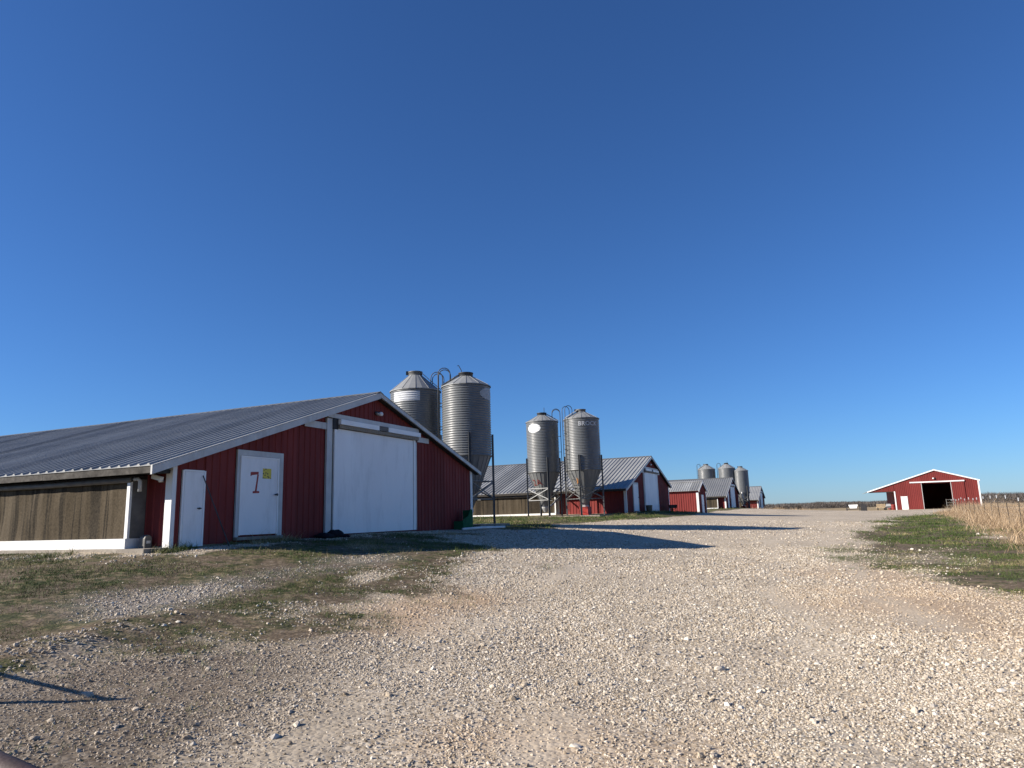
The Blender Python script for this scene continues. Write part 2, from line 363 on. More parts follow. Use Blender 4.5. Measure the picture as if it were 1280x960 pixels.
# low ridge of dug-up soil and stones along the edge of the lawn
g_, st_, tn_, dr_, tk_ = zones(X, Y)
ridge = np.array(UP([(20, 822), (95, 805), (160, 782), (215, 772)]))
dr = np.full(X.shape, 1e9)
for i in range(len(ridge) - 1):
    a, b = ridge[i], ridge[i + 1]; e = b - a; tt = np.clip(((X - a[0]) * e[0] + (Y - a[1]) * e[1]) / (e @ e), 0, 1)
    dr = np.minimum(dr, np.hypot(X - a[0] - tt * e[0], Y - a[1] - tt * e[1]))
Zg += 0.10 * np.exp(-(dr / .38) ** 2) * (0.4 + 1.2 * fbm(X, Y, .5, 3, 31))
idx = np.arange(NG * NG).reshape(NG, NG)
fc = np.stack([idx[:-1, :-1], idx[1:, :-1], idx[1:, 1:], idx[:-1, 1:]], -1).reshape(-1, 4)

t = NT('ground'); pos = t.coord('World')
ag, ast, at_, ad, ak, al = (t.attr(k) for k in ('grass', 'straw', 'tan', 'dirt', 'track', 'lane'))
v1 = t.add('ShaderNodeTexVoronoi'); v1.inputs['Scale'].default_value = 24; t.link(pos, v1.inputs['Vector'])
v2 = t.add('ShaderNodeTexVoronoi'); v2.inputs['Scale'].default_value = 60; t.link(pos, v2.inputs['Vector'])
sep = t.add('ShaderNodeSeparateColor'); t.link(v1.outputs['Color'], sep.inputs[0])
sep2 = t.add('ShaderNodeSeparateColor'); t.link(v2.outputs['Color'], sep2.inputs[0])
big = t.noise(pos, 0.35, 4, .6); mid = t.noise(pos, 1.7, 4, .6); fine = t.noise(pos, 9, 5, .7)
grav = t.ramp(sep.outputs[0], [(0.0, (0.13, 0.095, 0.06)), (0.25, (0.34, 0.27, 0.185)), (0.5, (0.53, 0.445, 0.33)), (0.82, (0.74, 0.65, 0.52)), (1, (0.24, 0.215, 0.185))])
grav2 = t.ramp(sep2.outputs[0], [(0.0, (0.15, 0.11, 0.072)), (0.5, (0.46, 0.375, 0.265)), (1, (0.72, 0.62, 0.48))])
grav = t.mix(0.4, grav, grav2)
grav = t.mix(t.ramp(mid, [(0.35, 0.0), (0.7, 0.38)]), grav, (0.43, 0.345, 0.245))
grav = t.mix(t.math('MULTIPLY', at_, t.ramp(mid, [(.3, .65), (.7, .92)])), grav, (0.42, 0.29, 0.18))
grav = t.mix(t.math('MULTIPLY', al, .7), grav, (0.50, 0.42, 0.315))
grav = t.mix(t.math('MULTIPLY', ad, t.ramp(fine, [(.35, .95), (.75, .5)])), grav, (0.088, 0.064, 0.044))
soil = t.ramp(fine, [(0.3, (0.050, 0.035, 0.022)), (0.52, (0.14, 0.10, 0.064)), (0.72, (0.33, 0.265, 0.19))])
lawnc = t.ramp(t.noise(pos, 5, 5, .7), [(0.3, (0.022, 0.024, 0.008)), (0.46, (0.048, 0.055, 0.016)), (0.54, (0.12, 0.095, 0.045)), (0.66, (0.30, 0.235, 0.14))])
lawnc = t.mix(t.ramp(mid, [(0.43, 0.0), (0.56, 0.9)]), lawnc, soil)
strawc = t.ramp(t.noise(pos, 2.5, 5, .7), [(0.3, (0.23, 0.165, 0.085)), (0.6, (0.37, 0.285, 0.165)), (0.8, (0.47, 0.38, 0.235))])
gm = t.math('ADD', ag, t.math('MULTIPLY', t.math('SUBTRACT', fine, .5), .9)); gm = t.ramp(gm, [(0.35, 0), (0.62, 1)])
c = t.mix(gm, grav, lawnc)
c = t.mix(t.math('MULTIPLY', ak, .55), c, t.ramp(sep2.outputs[1], [(0, (0.13, 0.115, 0.10)), (1, (0.40, 0.36, 0.32))]))
c = t.mix(t.ramp(ast, [(0.2, 0), (0.8, 1)]), c, strawc)
c = t.mix(1.0, c, t.ramp(big, [(0.25, 0.80), (0.75, 1.12)]), 'MULTIPLY')
t.set(c, 0.92, 0, 0.2)
hh = t.math('ADD', t.math('MULTIPLY', v1.outputs['Distance'], -1.0), t.math('MULTIPLY', fine, .9))
t.bump(hh, 0.45, 0.016)
me = fast_mesh('ground', np.stack([X, Y, Zg], 1), fc, 'ground')
for k, d in (('grass', g_), ('straw', st_), ('tan', tn_), ('dirt', dr_), ('track', tk_), ('lane', lanes(X, Y))): fattr(me, k, d)
me.polygons.foreach_set('use_smooth', np.ones(len(me.polygons), bool))
ground = tag(put('ground', me), kind='structure')
def GZ(x, y): return float(ground_z(x, y)[0])
def GW(a, b): x, y, _ = W(a, b); return GZ(x, y)

# ------------------------------------------------------------------ poultry houses
RIDGE = (1.81, 4.42); EAVE_L = (-6.56, 1.63); EAVE_R = (8.95, 2.18)
SL_L = (RIDGE[1] - EAVE_L[1]) / (RIDGE[0] - EAVE_L[0]); SL_R = (RIDGE[1] - EAVE_R[1]) / (EAVE_R[0] - RIDGE[0])
def roofz(a): return RIDGE[1] - (RIDGE[0] - a) * SL_L if a < RIDGE[0] else RIDGE[1] - (a - RIDGE[0]) * SL_R
PW = 0.914
def rib_profile(x0, x1, h=0.022, pitch=0.23, half=0.034, tophalf=0.014):
    pts = [(x0, 0.0)]
    i = math.floor(x0 / pitch) - 1
    while i * pitch < x1 + pitch:
        c = (i + .5) * pitch
        for dx, hh in ((-half, 0), (-tophalf, h), (tophalf, h), (half, 0)):
            if x0 + 1e-4 < c + dx < x1 - 1e-4: pts.append((c + dx, hh))
        i += 1
    pts.append((x1, 0.0)); return pts
def ribbed_wall(mb, x0, x1, zb, zt, y, h=0.022):      # vertical ribbed sheet in the xz plane facing -y; zt may be a function
    pr = rib_profile(x0, x1, h); n = len(mb.v)
    for x, hh in pr:
        mb.v += [(x, y - hh, zb), (x, y - hh, zt(x) if callable(zt) else zt)]
    for i in range(len(pr) - 1): a = n + 2 * i; mb.f.append((a, a + 2, a + 3, a + 1))
    return mb
ROOF_CACHE = {}
def roof_sheet(side, w=PW, reps=1):
    key = (side, w, reps)
    if key in ROOF_CACHE: return ROOF_CACHE[key]
    mb = MB(); e = EAVE_L if side < 0 else EAVE_R
    up_ = 0.028
    for k in range(reps):
        pr = rib_profile(0.0, w, 0.046, w / 3, 0.055, 0.020); n = len(mb.v)
        for y, hh in pr:
            y += k * w
            mb.v += [(e[0], y, e[1] + up_ + hh), (RIDGE[0], y, RIDGE[1] + up_ + hh), (e[0], y, e[1] + up_ - .012), (RIDGE[0], y, RIDGE[1] + up_ - .012)]
        m = len(pr)
        for i in range(m - 1):
            a = n + 4 * i; b = a + 4
            q = [(a, b, b + 1, a + 1), (a + 2, a + 3, b + 3, b + 2), (a, a + 2, b + 2, b)]
            if side < 0: q = [tuple(reversed(f_)) for f_ in q]
            mb.f += q
    ROOF_CACHE[key] = mb.mesh('roof_panel', 'roof_metal'); return ROOF_CACHE[key]

def poultry_house(label, off, dz, length, red_len, first=False, panels=True, sub=1):
    root = thing('poultry_house', label, 'poultry house', W(off, 0, 1.24 + dz), ROT, 'poultry houses in a row')
    FR = -0.24                                          # front edge of the roof
    L = length
    # foundation and solid wall core
    MB().box(-5.80, 8.5, .06, L, -1.2, -.06).build('foundation', 'concrete', root)
    pts = [(-5.78, -.06), (8.46, -.06), (8.46, roofz(8.46) - .06), (RIDGE[0], RIDGE[1] - .06), (-5.78, roofz(-5.78) - .06)]
    wall = MB().prism(pts, .03, L - .05).build('wall', 'red_metal', root)
    # front sheets, one object each, cut round the doors
    ops = [(-4.02, -2.36, 2.2), (-0.66, 4.34, 3.52)]
    if first: ops.append((-5.6, -4.94, 1.62))
    ops.sort()
    cuts = sorted(set([-5.765, 8.42] + [v for o in ops for v in o[:2]] + [RIDGE[0]]))
    for c0, c1 in zip(cuts[:-1], cuts[1:]):
        top = next((o[2] for o in ops if o[0] - 1e-6 <= c0 and c1 <= o[1] + 1e-6), None)
        x = c0
        while x < c1 - 1e-4:
            x1 = min((math.floor((x + 1e-4) / PW) + 1) * PW, c1)
            if x1 - x > 0.02:
                ribbed_wall(MB(), x, x1 - .004, -.07 if top is None else top, lambda q: roofz(q) - .03, 0.0).build('wall_panel', 'red_metal', wall)
            x = x1
    # left side: red bay next to the corner
    mb = MB(); pr = rib_profile(.02, red_len); n = 0
    for y, hh in pr: mb.v += [(-5.80 - hh, y, -.07), (-5.80 - hh, y, 1.84)]
    for i in range(len(pr) - 1): a = 2 * i; mb.f.append((a, a + 1, a + 3, a + 2))
    mb.build('side_panel', 'red_metal', wall)
    # corner boards
    MB().box(-5.86, -5.75, -.045, -.012, -.14, 1.90).box(-5.86, -5.825, -.012, .16, -.14, 1.82).build('corner_board', 'white_paint', root)
    MB().box(8.40, 8.57, -.045, -.012, -.1, 2.26).box(8.475, 8.57, -.012, .14, -.1, 2.26).build('corner_board', 'white_paint', root)
    # curtain wall, its end post, curb boards, roll pipe
    ya = red_len
    MB().box(-6.15, -5.785, ya, L - .2, 0.12, 1.5).build('curtain_core', 'dark', root)
    mb = MB(); ny = int((L - .4 - ya) / (0.12 if first else .3)); nz = 5
    ys = np.linspace(ya + .09, L - .3, ny); n = 0
    for y in ys:
        for k in range(nz + 1):
            z = .12 + (1.34 - .12) * k / nz
            dx = 0.022 * math.sin(y * 2.1 + .6 * math.sin(y * .7)) * (1 - abs(2 * k / nz - 1) ** 2) + 0.010 * math.sin(y * 7.3 + k)
            mb.v.append((-6.19 - dx, y, z))
    for i in range(ny - 1):
        for k in range(nz):
            a = i * (nz + 1) + k; mb.f.append((a, a + 1, a + nz + 2, a + nz + 1))
    mb.build('curtain', 'curtain_tarp', root, True)
    MB().box(-6.235, -5.84, ya + .004, ya + .06, -.08, 1.42).box(-6.26, -6.20, ya - .02, ya + .075, .13, 1.36).build('end_post', 'white_paint', root)
    MB().box(-6.198, -5.83, ya - .008, ya + .003, .13, 1.42).build('end_panel', 'pipe_grey', root)
    y = ya - .012; k = 0
    while y < min(L - .3, 60):
        y1 = min(y + 3.66, L - .3); MB().box(-6.29, -5.84, y, y1 - .006, -.09, .125).build('curb_board', 'white_paint', root); y = y1; k += 1
    if y < L - .3: MB().box(-6.29, -5.84, y, L - .3, -.09, .125).build('curb_board', 'white_paint', root)
    MB().box(-6.46, -5.81, -.02, L, -1.1, -.092).build('footing', 'concrete', root)
    p = [(-6.26, ya - .02, 1.40)] + [(-6.26 - .006 * math.sin(i * 1.7), ya + i * 3.05, 1.40 - .012 * math.sin(i * 2.3)) for i in range(1, int((L - ya) / 3.05))]
    MB().tube(p, .062, 8).build('curtain_pipe', 'pipe_grey', root, True)
    # eave: dark soffit and weathered fascia
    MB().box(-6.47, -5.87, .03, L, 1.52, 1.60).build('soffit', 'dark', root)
    y = FR + .02
    while y < min(L, 40):
        dzb = random.uniform(-.012, .008); MB().box(-6.545, -6.50 + random.uniform(-.004, .004), y, min(y + 3.6, L) - .008, 1.50 + dzb, 1.632).build('fascia_board', 'old_wood', root); y += 3.6
    if y < L: MB().box(-6.545, -6.50, y, L, 1.50, 1.63).build('fascia_board', 'old_wood', root)
    # rake boards
    def rake(a0, a1, hgt, mat, y0, y1, dz0=0.0):
        z0, z1 = roofz(a0) + dz0, roofz(a1) + dz0
        MB().prism([(a0, z0 - hgt), (a1, z1 - hgt), (a1, z1), (a0, z0)], y0, y1).build('rake_board', mat, root)
    rake(EAVE_L[0] - .01, RIDGE[0], .20, 'trim_grey', FR - .02, FR + .03, .035)
    rake(RIDGE[0], EAVE_R[0] + .02, .155, 'trim_grey', FR - .02, FR + .03, .035)
    MB().prism([(EAVE_L[0] + .1, roofz(EAVE_L[0] + .1) - .14), (RIDGE[0], RIDGE[1] - .14), (EAVE_R[0] - .1, roofz(EAVE_R[0] - .1) - .14), (EAVE_R[0] - .1, roofz(EAVE_R[0] - .1) - .06), (RIDGE[0], RIDGE[1] - .06), (EAVE_L[0] + .1, roofz(EAVE_L[0] + .1) - .06)], FR + .03, -.03).build('rake_soffit', 'old_wood', root)
    # roof
    roof = MB().prism([(RIDGE[0] - .2, RIDGE[1] - .2 * SL_L + .062), (RIDGE[0], RIDGE[1] + .05), (RIDGE[0] + .2, RIDGE[1] - .2 * SL_R + .062), (RIDGE[0], RIDGE[1] + .078)], FR, L).build('roof', 'galv_dull', root)
    MB().quad((EAVE_L[0] + .02, FR + .04, EAVE_L[1]), (RIDGE[0], FR + .04, RIDGE[1]), (RIDGE[0], L, RIDGE[1]), (EAVE_L[0] + .02, L, EAVE_L[1])).quad((RIDGE[0], FR + .04, RIDGE[1]), (EAVE_R[0] - .02, FR + .04, EAVE_R[1]), (EAVE_R[0] - .02, L, EAVE_R[1]), (RIDGE[0], L, RIDGE[1])).build('roof_deck', 'dark', roof)
    npan = int((L - FR) / PW)
    for i in range(npan if panels else 0):
        o = put('roof_panel', roof_sheet(-1), roof, (0, FR - .03 + i * PW, random.uniform(0, .004)))
    if not panels: put('roof_panel', roof_sheet(-1, PW, npan), roof, (0, FR - .03, 0))['kind'] = 'stuff'
    put('roof_panel', roof_sheet(1, PW, npan), roof, (0, FR - .03, 0))['kind'] = 'stuff'
    # man door
    d = MB().box(-3.87, -2.58, -.058, -.01, .10, 2.04).build('door', 'white_door', root)
    MB().box(-4.0, -3.885, -.055, -.005, .05, 2.19).box(-2.565, -2.39, -.055, -.005, .05, 2.19).box(-3.885, -2.565, -.055, -.005, 2.055, 2.19).build('door_frame', 'trim_grey', d)
    MB().box(-3.90, -3.862, -.075, -.056, .09, 2.045).box(-2.60, -2.562, -.075, -.056, .09, 2.045).box(-3.862, -2.60, -.0745, -.056, 2.01, 2.045).build('door_edge', 'bright_trim', d)
    MB().box(-4.0, -2.4, -.12, -.005, -.02, .055).build('door_sill', 'concrete', d)
    MB().tube([(-2.66, -.058, 1.10), (-2.66, -.10, 1.10), (-2.66, -.125, 1.10)], [.018, .022, .034], 10).tube([(-2.66, -.112, 1.10), (-2.73, -.112, 1.098)], .014, 8).build('door_handle', 'dark_steel', d, True)
    if first:
        s = MB()
        s.prism([(-3.56, 1.545), (-3.545, 1.545), (-3.52, 1.57), (-3.31, 1.60), (-3.28, 1.615), (-3.285, 1.665), (-3.53, 1.655), (-3.56, 1.64)], -.0595, -.0585)
        s.prism([(-3.395, 1.17), (-3.335, 1.17), (-3.30, 1.42), (-3.275, 1.60), (-3.33, 1.60), (-3.355, 1.42)], -.0596, -.0586)
        s.prism([(-3.47, 1.12), (-3.24, 1.13), (-3.245, 1.18), (-3.465, 1.175)], -.0597, -.0587)
        s.build('painted_number', 'red_paint', d)
        MB().box(-3.14, -2.84, -.0605, -.0582, 1.50, 1.76).build('notice', 'notice_print', d)
        # low narrow door
        d2 = MB().box(-5.53, -5.0, -.05, -.008, -.1, 1.58).build('door', 'white_door', root); d2['label'] = 'low narrow white door beside the corner board'
        MB().box(-5.59, -5.54, -.052, -.006, -.1, 1.61).box(-4.995, -4.945, -.052, -.006, -.1, 1.61).box(-5.54, -4.995, -.0525, -.006, 1.585, 1.62).build('door_frame', 'bright_trim', d2)
        MB().tube([(-5.10, -.05, .75), (-5.10, -.085, .75)], .022, 8).tube([(-5.06, -.08, .75), (-5.17, -.08, .75)], .013, 8).build('door_handle', 'dark_steel', d2, True)
    # big door
    bd = MB().box(-.20, 4.06, -.06, -.012, .0, 3.09).build('large_door', 'white_door', root)
    MB().box(-.30, -.21, -.085, -.01, .02, 3.10).build('door_jamb', 'bright_trim', bd)
    MB().box(4.07, 4.19, -.085, -.01, .0, 3.10).build('door_jamb', 'bright_trim', bd)
    MB().box(-.64, -.40, -.075, -.01, .05, 3.36).build('door_post', 'trim_grey', bd)
    MB().box(-.40, -.30, -.035, -.01, .05, 3.06).build('door_channel', 'pipe_grey', bd)
    MB().box(4.20, 4.33, -.045, -.01, .0, 3.04).build('door_post', 'trim_grey', bd)
    MB().box(-.64, 4.36, -.12, -.01, 3.385, 3.515).build('header_board', 'trim_grey', bd)
    MB().box(-.15, 1.82, -.20, -.02, 3.215, 3.365).build('track_cover', 'bright_trim', bd)
    MB().box(2.36, 4.36, -.20, -.02, 3.215, 3.365).build('track_cover', 'bright_trim', bd)
    MB().box(1.822, 2.358, -.17, -.02, 3.225, 3.36).build('track_joint', 'pipe_grey', bd)
    mb = MB().box(-.15, 4.3, -.16, -.02, 3.105, 3.205)
    for k in range(36): mb.box(-.10 + k * .12, -.05 + k * .12, -.168, -.161, 3.125, 3.185)
    mb.build('door_track', 'track_tan', bd)
    MB().box(-.40, -.16, -.10, -.02, 3.06, 3.38).build('dark_recess', 'dark', bd)  # dark box filling the recess beside the track, its shade put into the colour
    MB().box(-1.58, -.65, -.06, -.024, 3.02, 3.21).build('wing_board', 'trim_grey', bd)
    MB().box(4.37, 5.14, -.06, -.024, 3.06, 3.24).build('wing_board', 'trim_grey', bd)
    # gable lamp
    g = MB().box(1.82, 2.08, -.035, -.023, 3.74, 3.86).build('lamp_base', 'dark', root)
    MB().lathe([(.0, 3.72), (.06, 3.73), (.085, 3.78), (.06, 3.84), (.0, 3.86)], 12, c=(2.03, -.10)).build('lamp_globe', 'sign_white', g, True)
    MB().tube([(1.88, -.03, 3.8), (1.86, -.13, 3.76)], .045, 10).build('lamp_head', 'galv_steel', g, True)
    return root

h1 = poultry_house('red metal poultry house with a red 7 painted on its white door', 0, 0, 118, .80, True)
# wall fittings of house 1
MB().tube([(-6.2, .76, 1.41), (-6.16, .68, 1.42), (-6.14, .63, 1.37), (-6.14, .62, 1.14)], .042, 8).build('elbow_pipe', 'trim_grey', h1, True)
MB().beam((-5.93, .2, 1.40), (-5.93, .5, 1.48), .07, .10).build('eave_bracket', 'white_paint', h1)
MB().tube([(-5.82, .30, 1.37), (-5.92, .30, 1.37)], .035, 8).build('conduit_end', 'white_paint', h1, True)
h2 = poultry_house('red poultry house fronted by two silos and beside the small red shed', 38.1, .38, 118, 5.2, sub=1)
h3 = poultry_house('red poultry house behind the small red shed with three silos at its side', 89.3, .56, 100, 1.0, panels=False)
h4 = poultry_house('smallest-looking red poultry house standing beyond the group of three silos', 134.5, .46, 80, 2.5, panels=False)
# white post at the end of the red bay of house 2
MB().box(-5.93, -5.785, 5.06, 5.19, -.07, 1.6).build('bay_post', 'white_paint', h2)

# ------------------------------------------------------------------ small red shed beside house 2
sx, sy_, _ = W(56.0, -1.0); SH = thing('shed', 'small red metal shed with white door and grey roof beside poultry house', 'shed', (sx, sy_, 1.10), ROT)
SWD, SLN, SE, SR = 4.6, 5.2, 2.50, 3.48
shz = lambda a: SR - abs(a - SWD / 2) * (SR - SE) / (SWD / 2 + .3)
shw = MB().prism([(.02, -.6), (SWD - .02, -.6), (SWD - .02, shz(SWD) - .05), (SWD / 2, SR - .05), (.02, shz(0) - .05)], .03, SLN).build('wall', 'red_metal', SH)
x = 0.06
for x1 in (.92, 1.7, 3.05, 3.7, 4.54):
    top = 2.12 if x >= 1.69 and x1 <= 3.06 else None
    ribbed_wall(MB(), x, x1 - .004, top if top else -.4, lambda q: shz(q) - .04, 0.0).build('wall_panel', 'red_metal', shw); x = x1
for k in range(6):
    mb = MB(); y0 = k * SLN / 6; pr = rib_profile(y0, y0 + SLN / 6 - .004, .03)
    for y, hh in pr: mb.v += [(-hh - .006, y, -.5), (-hh - .006, y, shz(0) - .02)]
    for i in range(len(pr) - 1): a = 2 * i; mb.f.append((a, a + 1, a + 3, a + 2))
    mb.build('wall_panel', 'red_metal', shw)
MB().box(-.05, .10, -.05, -.012, -.5, 2.34).box(-.05, -.037, -.012, .18, -.5, 2.34).build('corner_board', 'white_paint', SH)
MB().box(SWD - .1, SWD + .05, -.05, -.012, -.5, 2.34).build('corner_board', 'white_paint', SH)
sd_ = MB().box(1.75, 3.0, -.06, -.005, .05, 2.08).build('door', 'white_door', SH)
MB().box(1.69, 1.75, -.05, -.004, .0, 2.13).box(3.0, 3.06, -.05, -.004, .0, 2.13).box(1.75, 3.0, -.05, -.004, 2.08, 2.13).build('door_frame', 'trim_grey', sd_)
MB().tube([(2.88, -.06, 1.05), (2.88, -.12, 1.05)], .03, 8).build('door_handle', 'dark_steel', sd_)
MB().box(1.6, 3.1, -.5, -.03, -.35, .03).build('door_step', 'concrete', SH)
sr = MB().prism([(SWD / 2 - .15, SR + .02), (SWD / 2, SR + .05), (SWD / 2 + .15, SR + .02), (SWD / 2, SR + .07)], -.15, SLN + .1).build('roof', 'trim_grey', SH)
for sgn in (-1, 1):
    e = SWD / 2 + sgn * (SWD / 2 + .3)
    for k in range(6):
        mb = MB(); y0 = -.15 + k * .92; pr = rib_profile(y0, y0 + .916, .035, .23, .045, .016)
        for y, hh in pr: mb.v += [(e, y, SE + hh), (SWD / 2, y, SR + .015 + hh), (e, y, SE - .02), (SWD / 2, y, SR - .005)]
        for i in range(len(pr) - 1):
            a = 4 * i; b = a + 4; q = [(a, b, b + 1, a + 1), (a + 2, a + 3, b + 3, b + 2), (a, a + 2, b + 2, b)]
            mb.f += [tuple(reversed(f_)) for f_ in q] if sgn < 0 else q
        mb.build('roof_panel', 'roof_metal', sr)
    MB().prism([(e, SE - .14), (SWD / 2, SR - .14), (SWD / 2, SR + .03), (e, SE + .03)] if sgn < 0 else [(SWD / 2, SR - .14), (e, SE - .14), (e, SE + .03), (SWD / 2, SR + .03)], -.19, -.152).build('rake_board', 'white_paint', SH)

# ------------------------------------------------------------------ feed silos
CYL = {}
def corr_cyl(r, h, pitch=0.105, amp=0.020):
    key = (round(r, 3), round(h, 2))
    if key not in CYL:
        n = int(h / pitch); prof = []
        for i in range(n * 4 + 1):
            prof.append((r + amp * math.sin(i * math.pi / 2), h * i / (n * 4)))
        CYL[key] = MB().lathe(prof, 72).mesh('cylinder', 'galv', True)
    return CYL[key]
def arc_plate(mb, r, t0, t1, z0, z1, shape='rect', k=20):    # plate bent round the drum; angles to the right of the camera side
    n = len(mb.v)
    if shape == 'rect':
        for i in range(k + 1):
            th = t0 + (t1 - t0) * i / k
            mb.v += [(r * math.sin(th), -r * math.cos(th), z0), (r * math.sin(th), -r * math.cos(th), z1)]
        for i in range(k): a = n + 2 * i; mb.f.append((a, a + 2, a + 3, a + 1))
    else:
        for i in range(k + 1):
            q = -1 + 2 * i / k; th = (t0 + t1) / 2 + q * (t1 - t0) / 2; w = math.sqrt(max(0, 1 - q * q)) * (z1 - z0) / 2; zc = (z0 + z1) / 2
            mb.v += [(r * math.sin(th), -r * math.cos(th), zc - w), (r * math.sin(th), -r * math.cos(th), zc + w)]
        for i in range(k): a = n + 2 * i; mb.f.append((a, a + 2, a + 3, a + 1))
    return mb
def bent_text(txt, size, th0, z0, rfun, mat, name, parent, spread=1.0, bold=0.0):
    cu = bpy.data.curves.new('txt', 'FONT'); cu.body = txt; cu.size = size; cu.offset = bold; cu.resolution_u = 3; cu.space_character = spread
    tmp = bpy.data.objects.new('txt', cu); COL.objects.link(tmp)
    dg = bpy.context.evaluated_depsgraph_get(); me = bpy.data.meshes.new_from_object(tmp.evaluated_get(dg))
    bpy.data.objects.remove(tmp); bpy.data.curves.remove(cu)
    for v in me.vertices:
        z = z0 + v.co.y; r = rfun(z); th = th0 + v.co.x / r
        v.co = (r * math.sin(th), -r * math.cos(th), z)
    me.materials.clear(); me.materials.append(MATS[mat]); return put(name, me, parent)

def silo(label, loc, r, top, hop, eave_rise, leg0, ladder, signs=(), group='feed silos beside the poultry houses', nleg=4, detail=True, text=None, cap='lid', seg=24, pale=-1):
    """top = height of the drum's upper rim, hop = height of its lower rim above the base."""
    yaw = math.atan2(loc[0], loc[1])
    S = thing('feed_silo', label, 'silo', loc, -yaw, group)
    put('drum', corr_cyl(r, top - hop), S, (0, 0, hop))
    hz = .72; hr = .2
    hc = MB().lathe([(r - .01, hop + .02), (r * .98, hop - .02), (hr + .02, hz), (hr, hz - .05)], 24).build('hopper', 'hopper_metal', S)
    MB().lathe([(r + .018, hop - .03), (r + .024, hop - .015), (r + .024, hop + .015), (r + .018, hop + .03)], 40).build('hopper_ring', 'galv_dull', S, True)
    mb = MB()
    for i in range(24):
        th = 2 * math.pi * i / 24; c, s = math.cos(th), math.sin(th)
        mb.beam((c * r * .985, s * r * .985, hop - .03), (c * (hr + .03), s * (hr + .03), hz + .02), .012, .014)
    mb.build('hopper_seam', 'hopper_metal', hc)
    cr = .30
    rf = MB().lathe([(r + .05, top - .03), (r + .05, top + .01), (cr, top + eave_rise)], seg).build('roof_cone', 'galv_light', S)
    mb = MB()
    for i in range(0, seg, 2):
        th = 2 * math.pi * i / seg; c, s = math.cos(th), math.sin(th)
        mb.beam((c * (r + .05), s * (r + .05), top + .02), (c * cr, s * cr, top + eave_rise + .004), .014, .014)
    mb.build('roof_rib', 'galv_light', rf)
    MB().lathe([(cr + .03, top + eave_rise - .04), (cr + .03, top + eave_rise + .12), (cr + .05, top + eave_rise + .13), (cr + .05, top + eave_rise + .17), (.0, top + eave_rise + .22)], 20).build('lid', 'galv_dull' if cap == 'lid' else 'dark_steel', S, True)
    if cap == 'lever': MB().tube([(-.18, 0, top + eave_rise + .1), (-.2, 0, top + eave_rise + .3), (-.33, 0, top + eave_rise + .55), (-.40, 0, top + eave_rise + .52)], .018, 6).build('lid_lever', 'dark_steel', S)
    elif cap == 'pole': MB().tube([(.18, 0, top + eave_rise + .1), (.18, 0, top + eave_rise + .55)], .018, 6).build('lid_lever', 'dark_steel', S)
    else: MB().box(-cr - .15, -cr + .02, -.05, .05, top + eave_rise + .02, top + eave_rise + .2).build('lid_hinge', 'dark_steel', S)
    # legs and bracing
    lp = []
    for i in range(nleg):
        th = leg0 + 2 * math.pi * i / nleg; lp.append((math.sin(th), -math.cos(th), th))
    rl = r + .075
    for c, s, th in lp:
        tx, ty = -s, c
        mb = MB(); g = (c * rl, s * rl)
        mb.beam((g[0] - tx * .05, g[1] - ty * .05, -.25), (g[0] - tx * .05, g[1] - ty * .05, hop + 1.0), .022, .085, (c, s, 0))
        mb.beam((g[0] + tx * .05, g[1] + ty * .05, -.25), (g[0] + tx * .05, g[1] + ty * .05, hop + 1.0), .022, .085, (c, s, 0))
        mb.beam((g[0] - c * .03, g[1] - s * .03, -.25), (g[0] - c * .03, g[1] - s * .03, hop + 1.0), .09, .015, (c, s, 0))
        lg = mb.build('leg', 'leg_steel', S)
        MB().box(g[0] - .13, g[0] + .13, g[1] - .13, g[1] + .13, -.26, .02).build('foot_plate', 'galv_steel', lg)
    for i in range(nleg):
        c0, s0, _ = lp[i]; c1, s1_, _ = lp[(i + 1) % nleg]
        a, b = (c0 * rl, s0 * rl), (c1 * rl, s1_ * rl)
        mb = MB()
        for z in (1.12, 1.92): mb.beam((*a, z), (*b, z), .026, .045)
        mb.beam((*a, 1.14), (*b, 1.90), .025, .05); mb.beam((b[0] * 1.02, b[1] * 1.02, 1.14), (a[0] * 1.02, a[1] * 1.02, 1.90), .025, .05)
        mb.build('brace', 'galv_steel' if i == pale else 'galv_dull', S)  # the side facing the sun gets paler metal, sunlight put into its colour
    # boot and feed tube
    bt = MB().lathe([(hr + .05, hz - .02), (hr + .05, hz - .14), (.17, hz - .3), (.12, hz - .42)], 12, bot=True).build('feed_boot', 'galv_steel', S)
    # ladder
    if ladder is not None:
        th = ladder; c, s = math.sin(th), -math.cos(th); tx, ty = -s, c; rr = r + .17
        z0, z1 = .3 if detail else 1.5, top + .12
        for sg in (-1, 1):
            p0 = (c * rr + tx * .2 * sg, s * rr + ty * .2 * sg)
            hoop = [(p0[0], p0[1], z0), (p0[0], p0[1], z1)] + [(p0[0] - c * (.28 - .28 * math.cos(q)), p0[1] - s * (.28 - .28 * math.cos(q)), z1 + .5 + .28 * math.sin(q)) for q in np.linspace(0, math.pi, 8)]
            e = hoop[-1]; hoop.append((e[0], e[1], top + .2)); 
            MB().tube(hoop, .022, 6).build('ladder_rail', 'dark_steel', S, True)
        mb = MB(); nr = int((z1 - z0) / .31)
        for k in range(nr):
            z = z0 + .15 + k * .31; mb.tube([(c * rr + tx * .2, s * rr + ty * .2, z), (c * rr - tx * .2, s * rr - ty * .2, z)], .014, 5)
        mb.build('ladder_rung', 'dark_steel', S)
        mb = MB()
        for z in np.arange(hop + .3, top, 1.1): mb.beam((c * (r - .0), s * (r - .0), z), (c * (rr + .02), s * (rr + .02), z), .035, .035)
        mb.build('ladder_bracket', 'dark_steel', S)
        # roof ladder
        MB().beam((c * (r + .03), s * (r + .03), top + .09), (c * .34, s * .34, top + eave_rise + .08), .30, .035).build('roof_ladder', 'galv_steel', S)
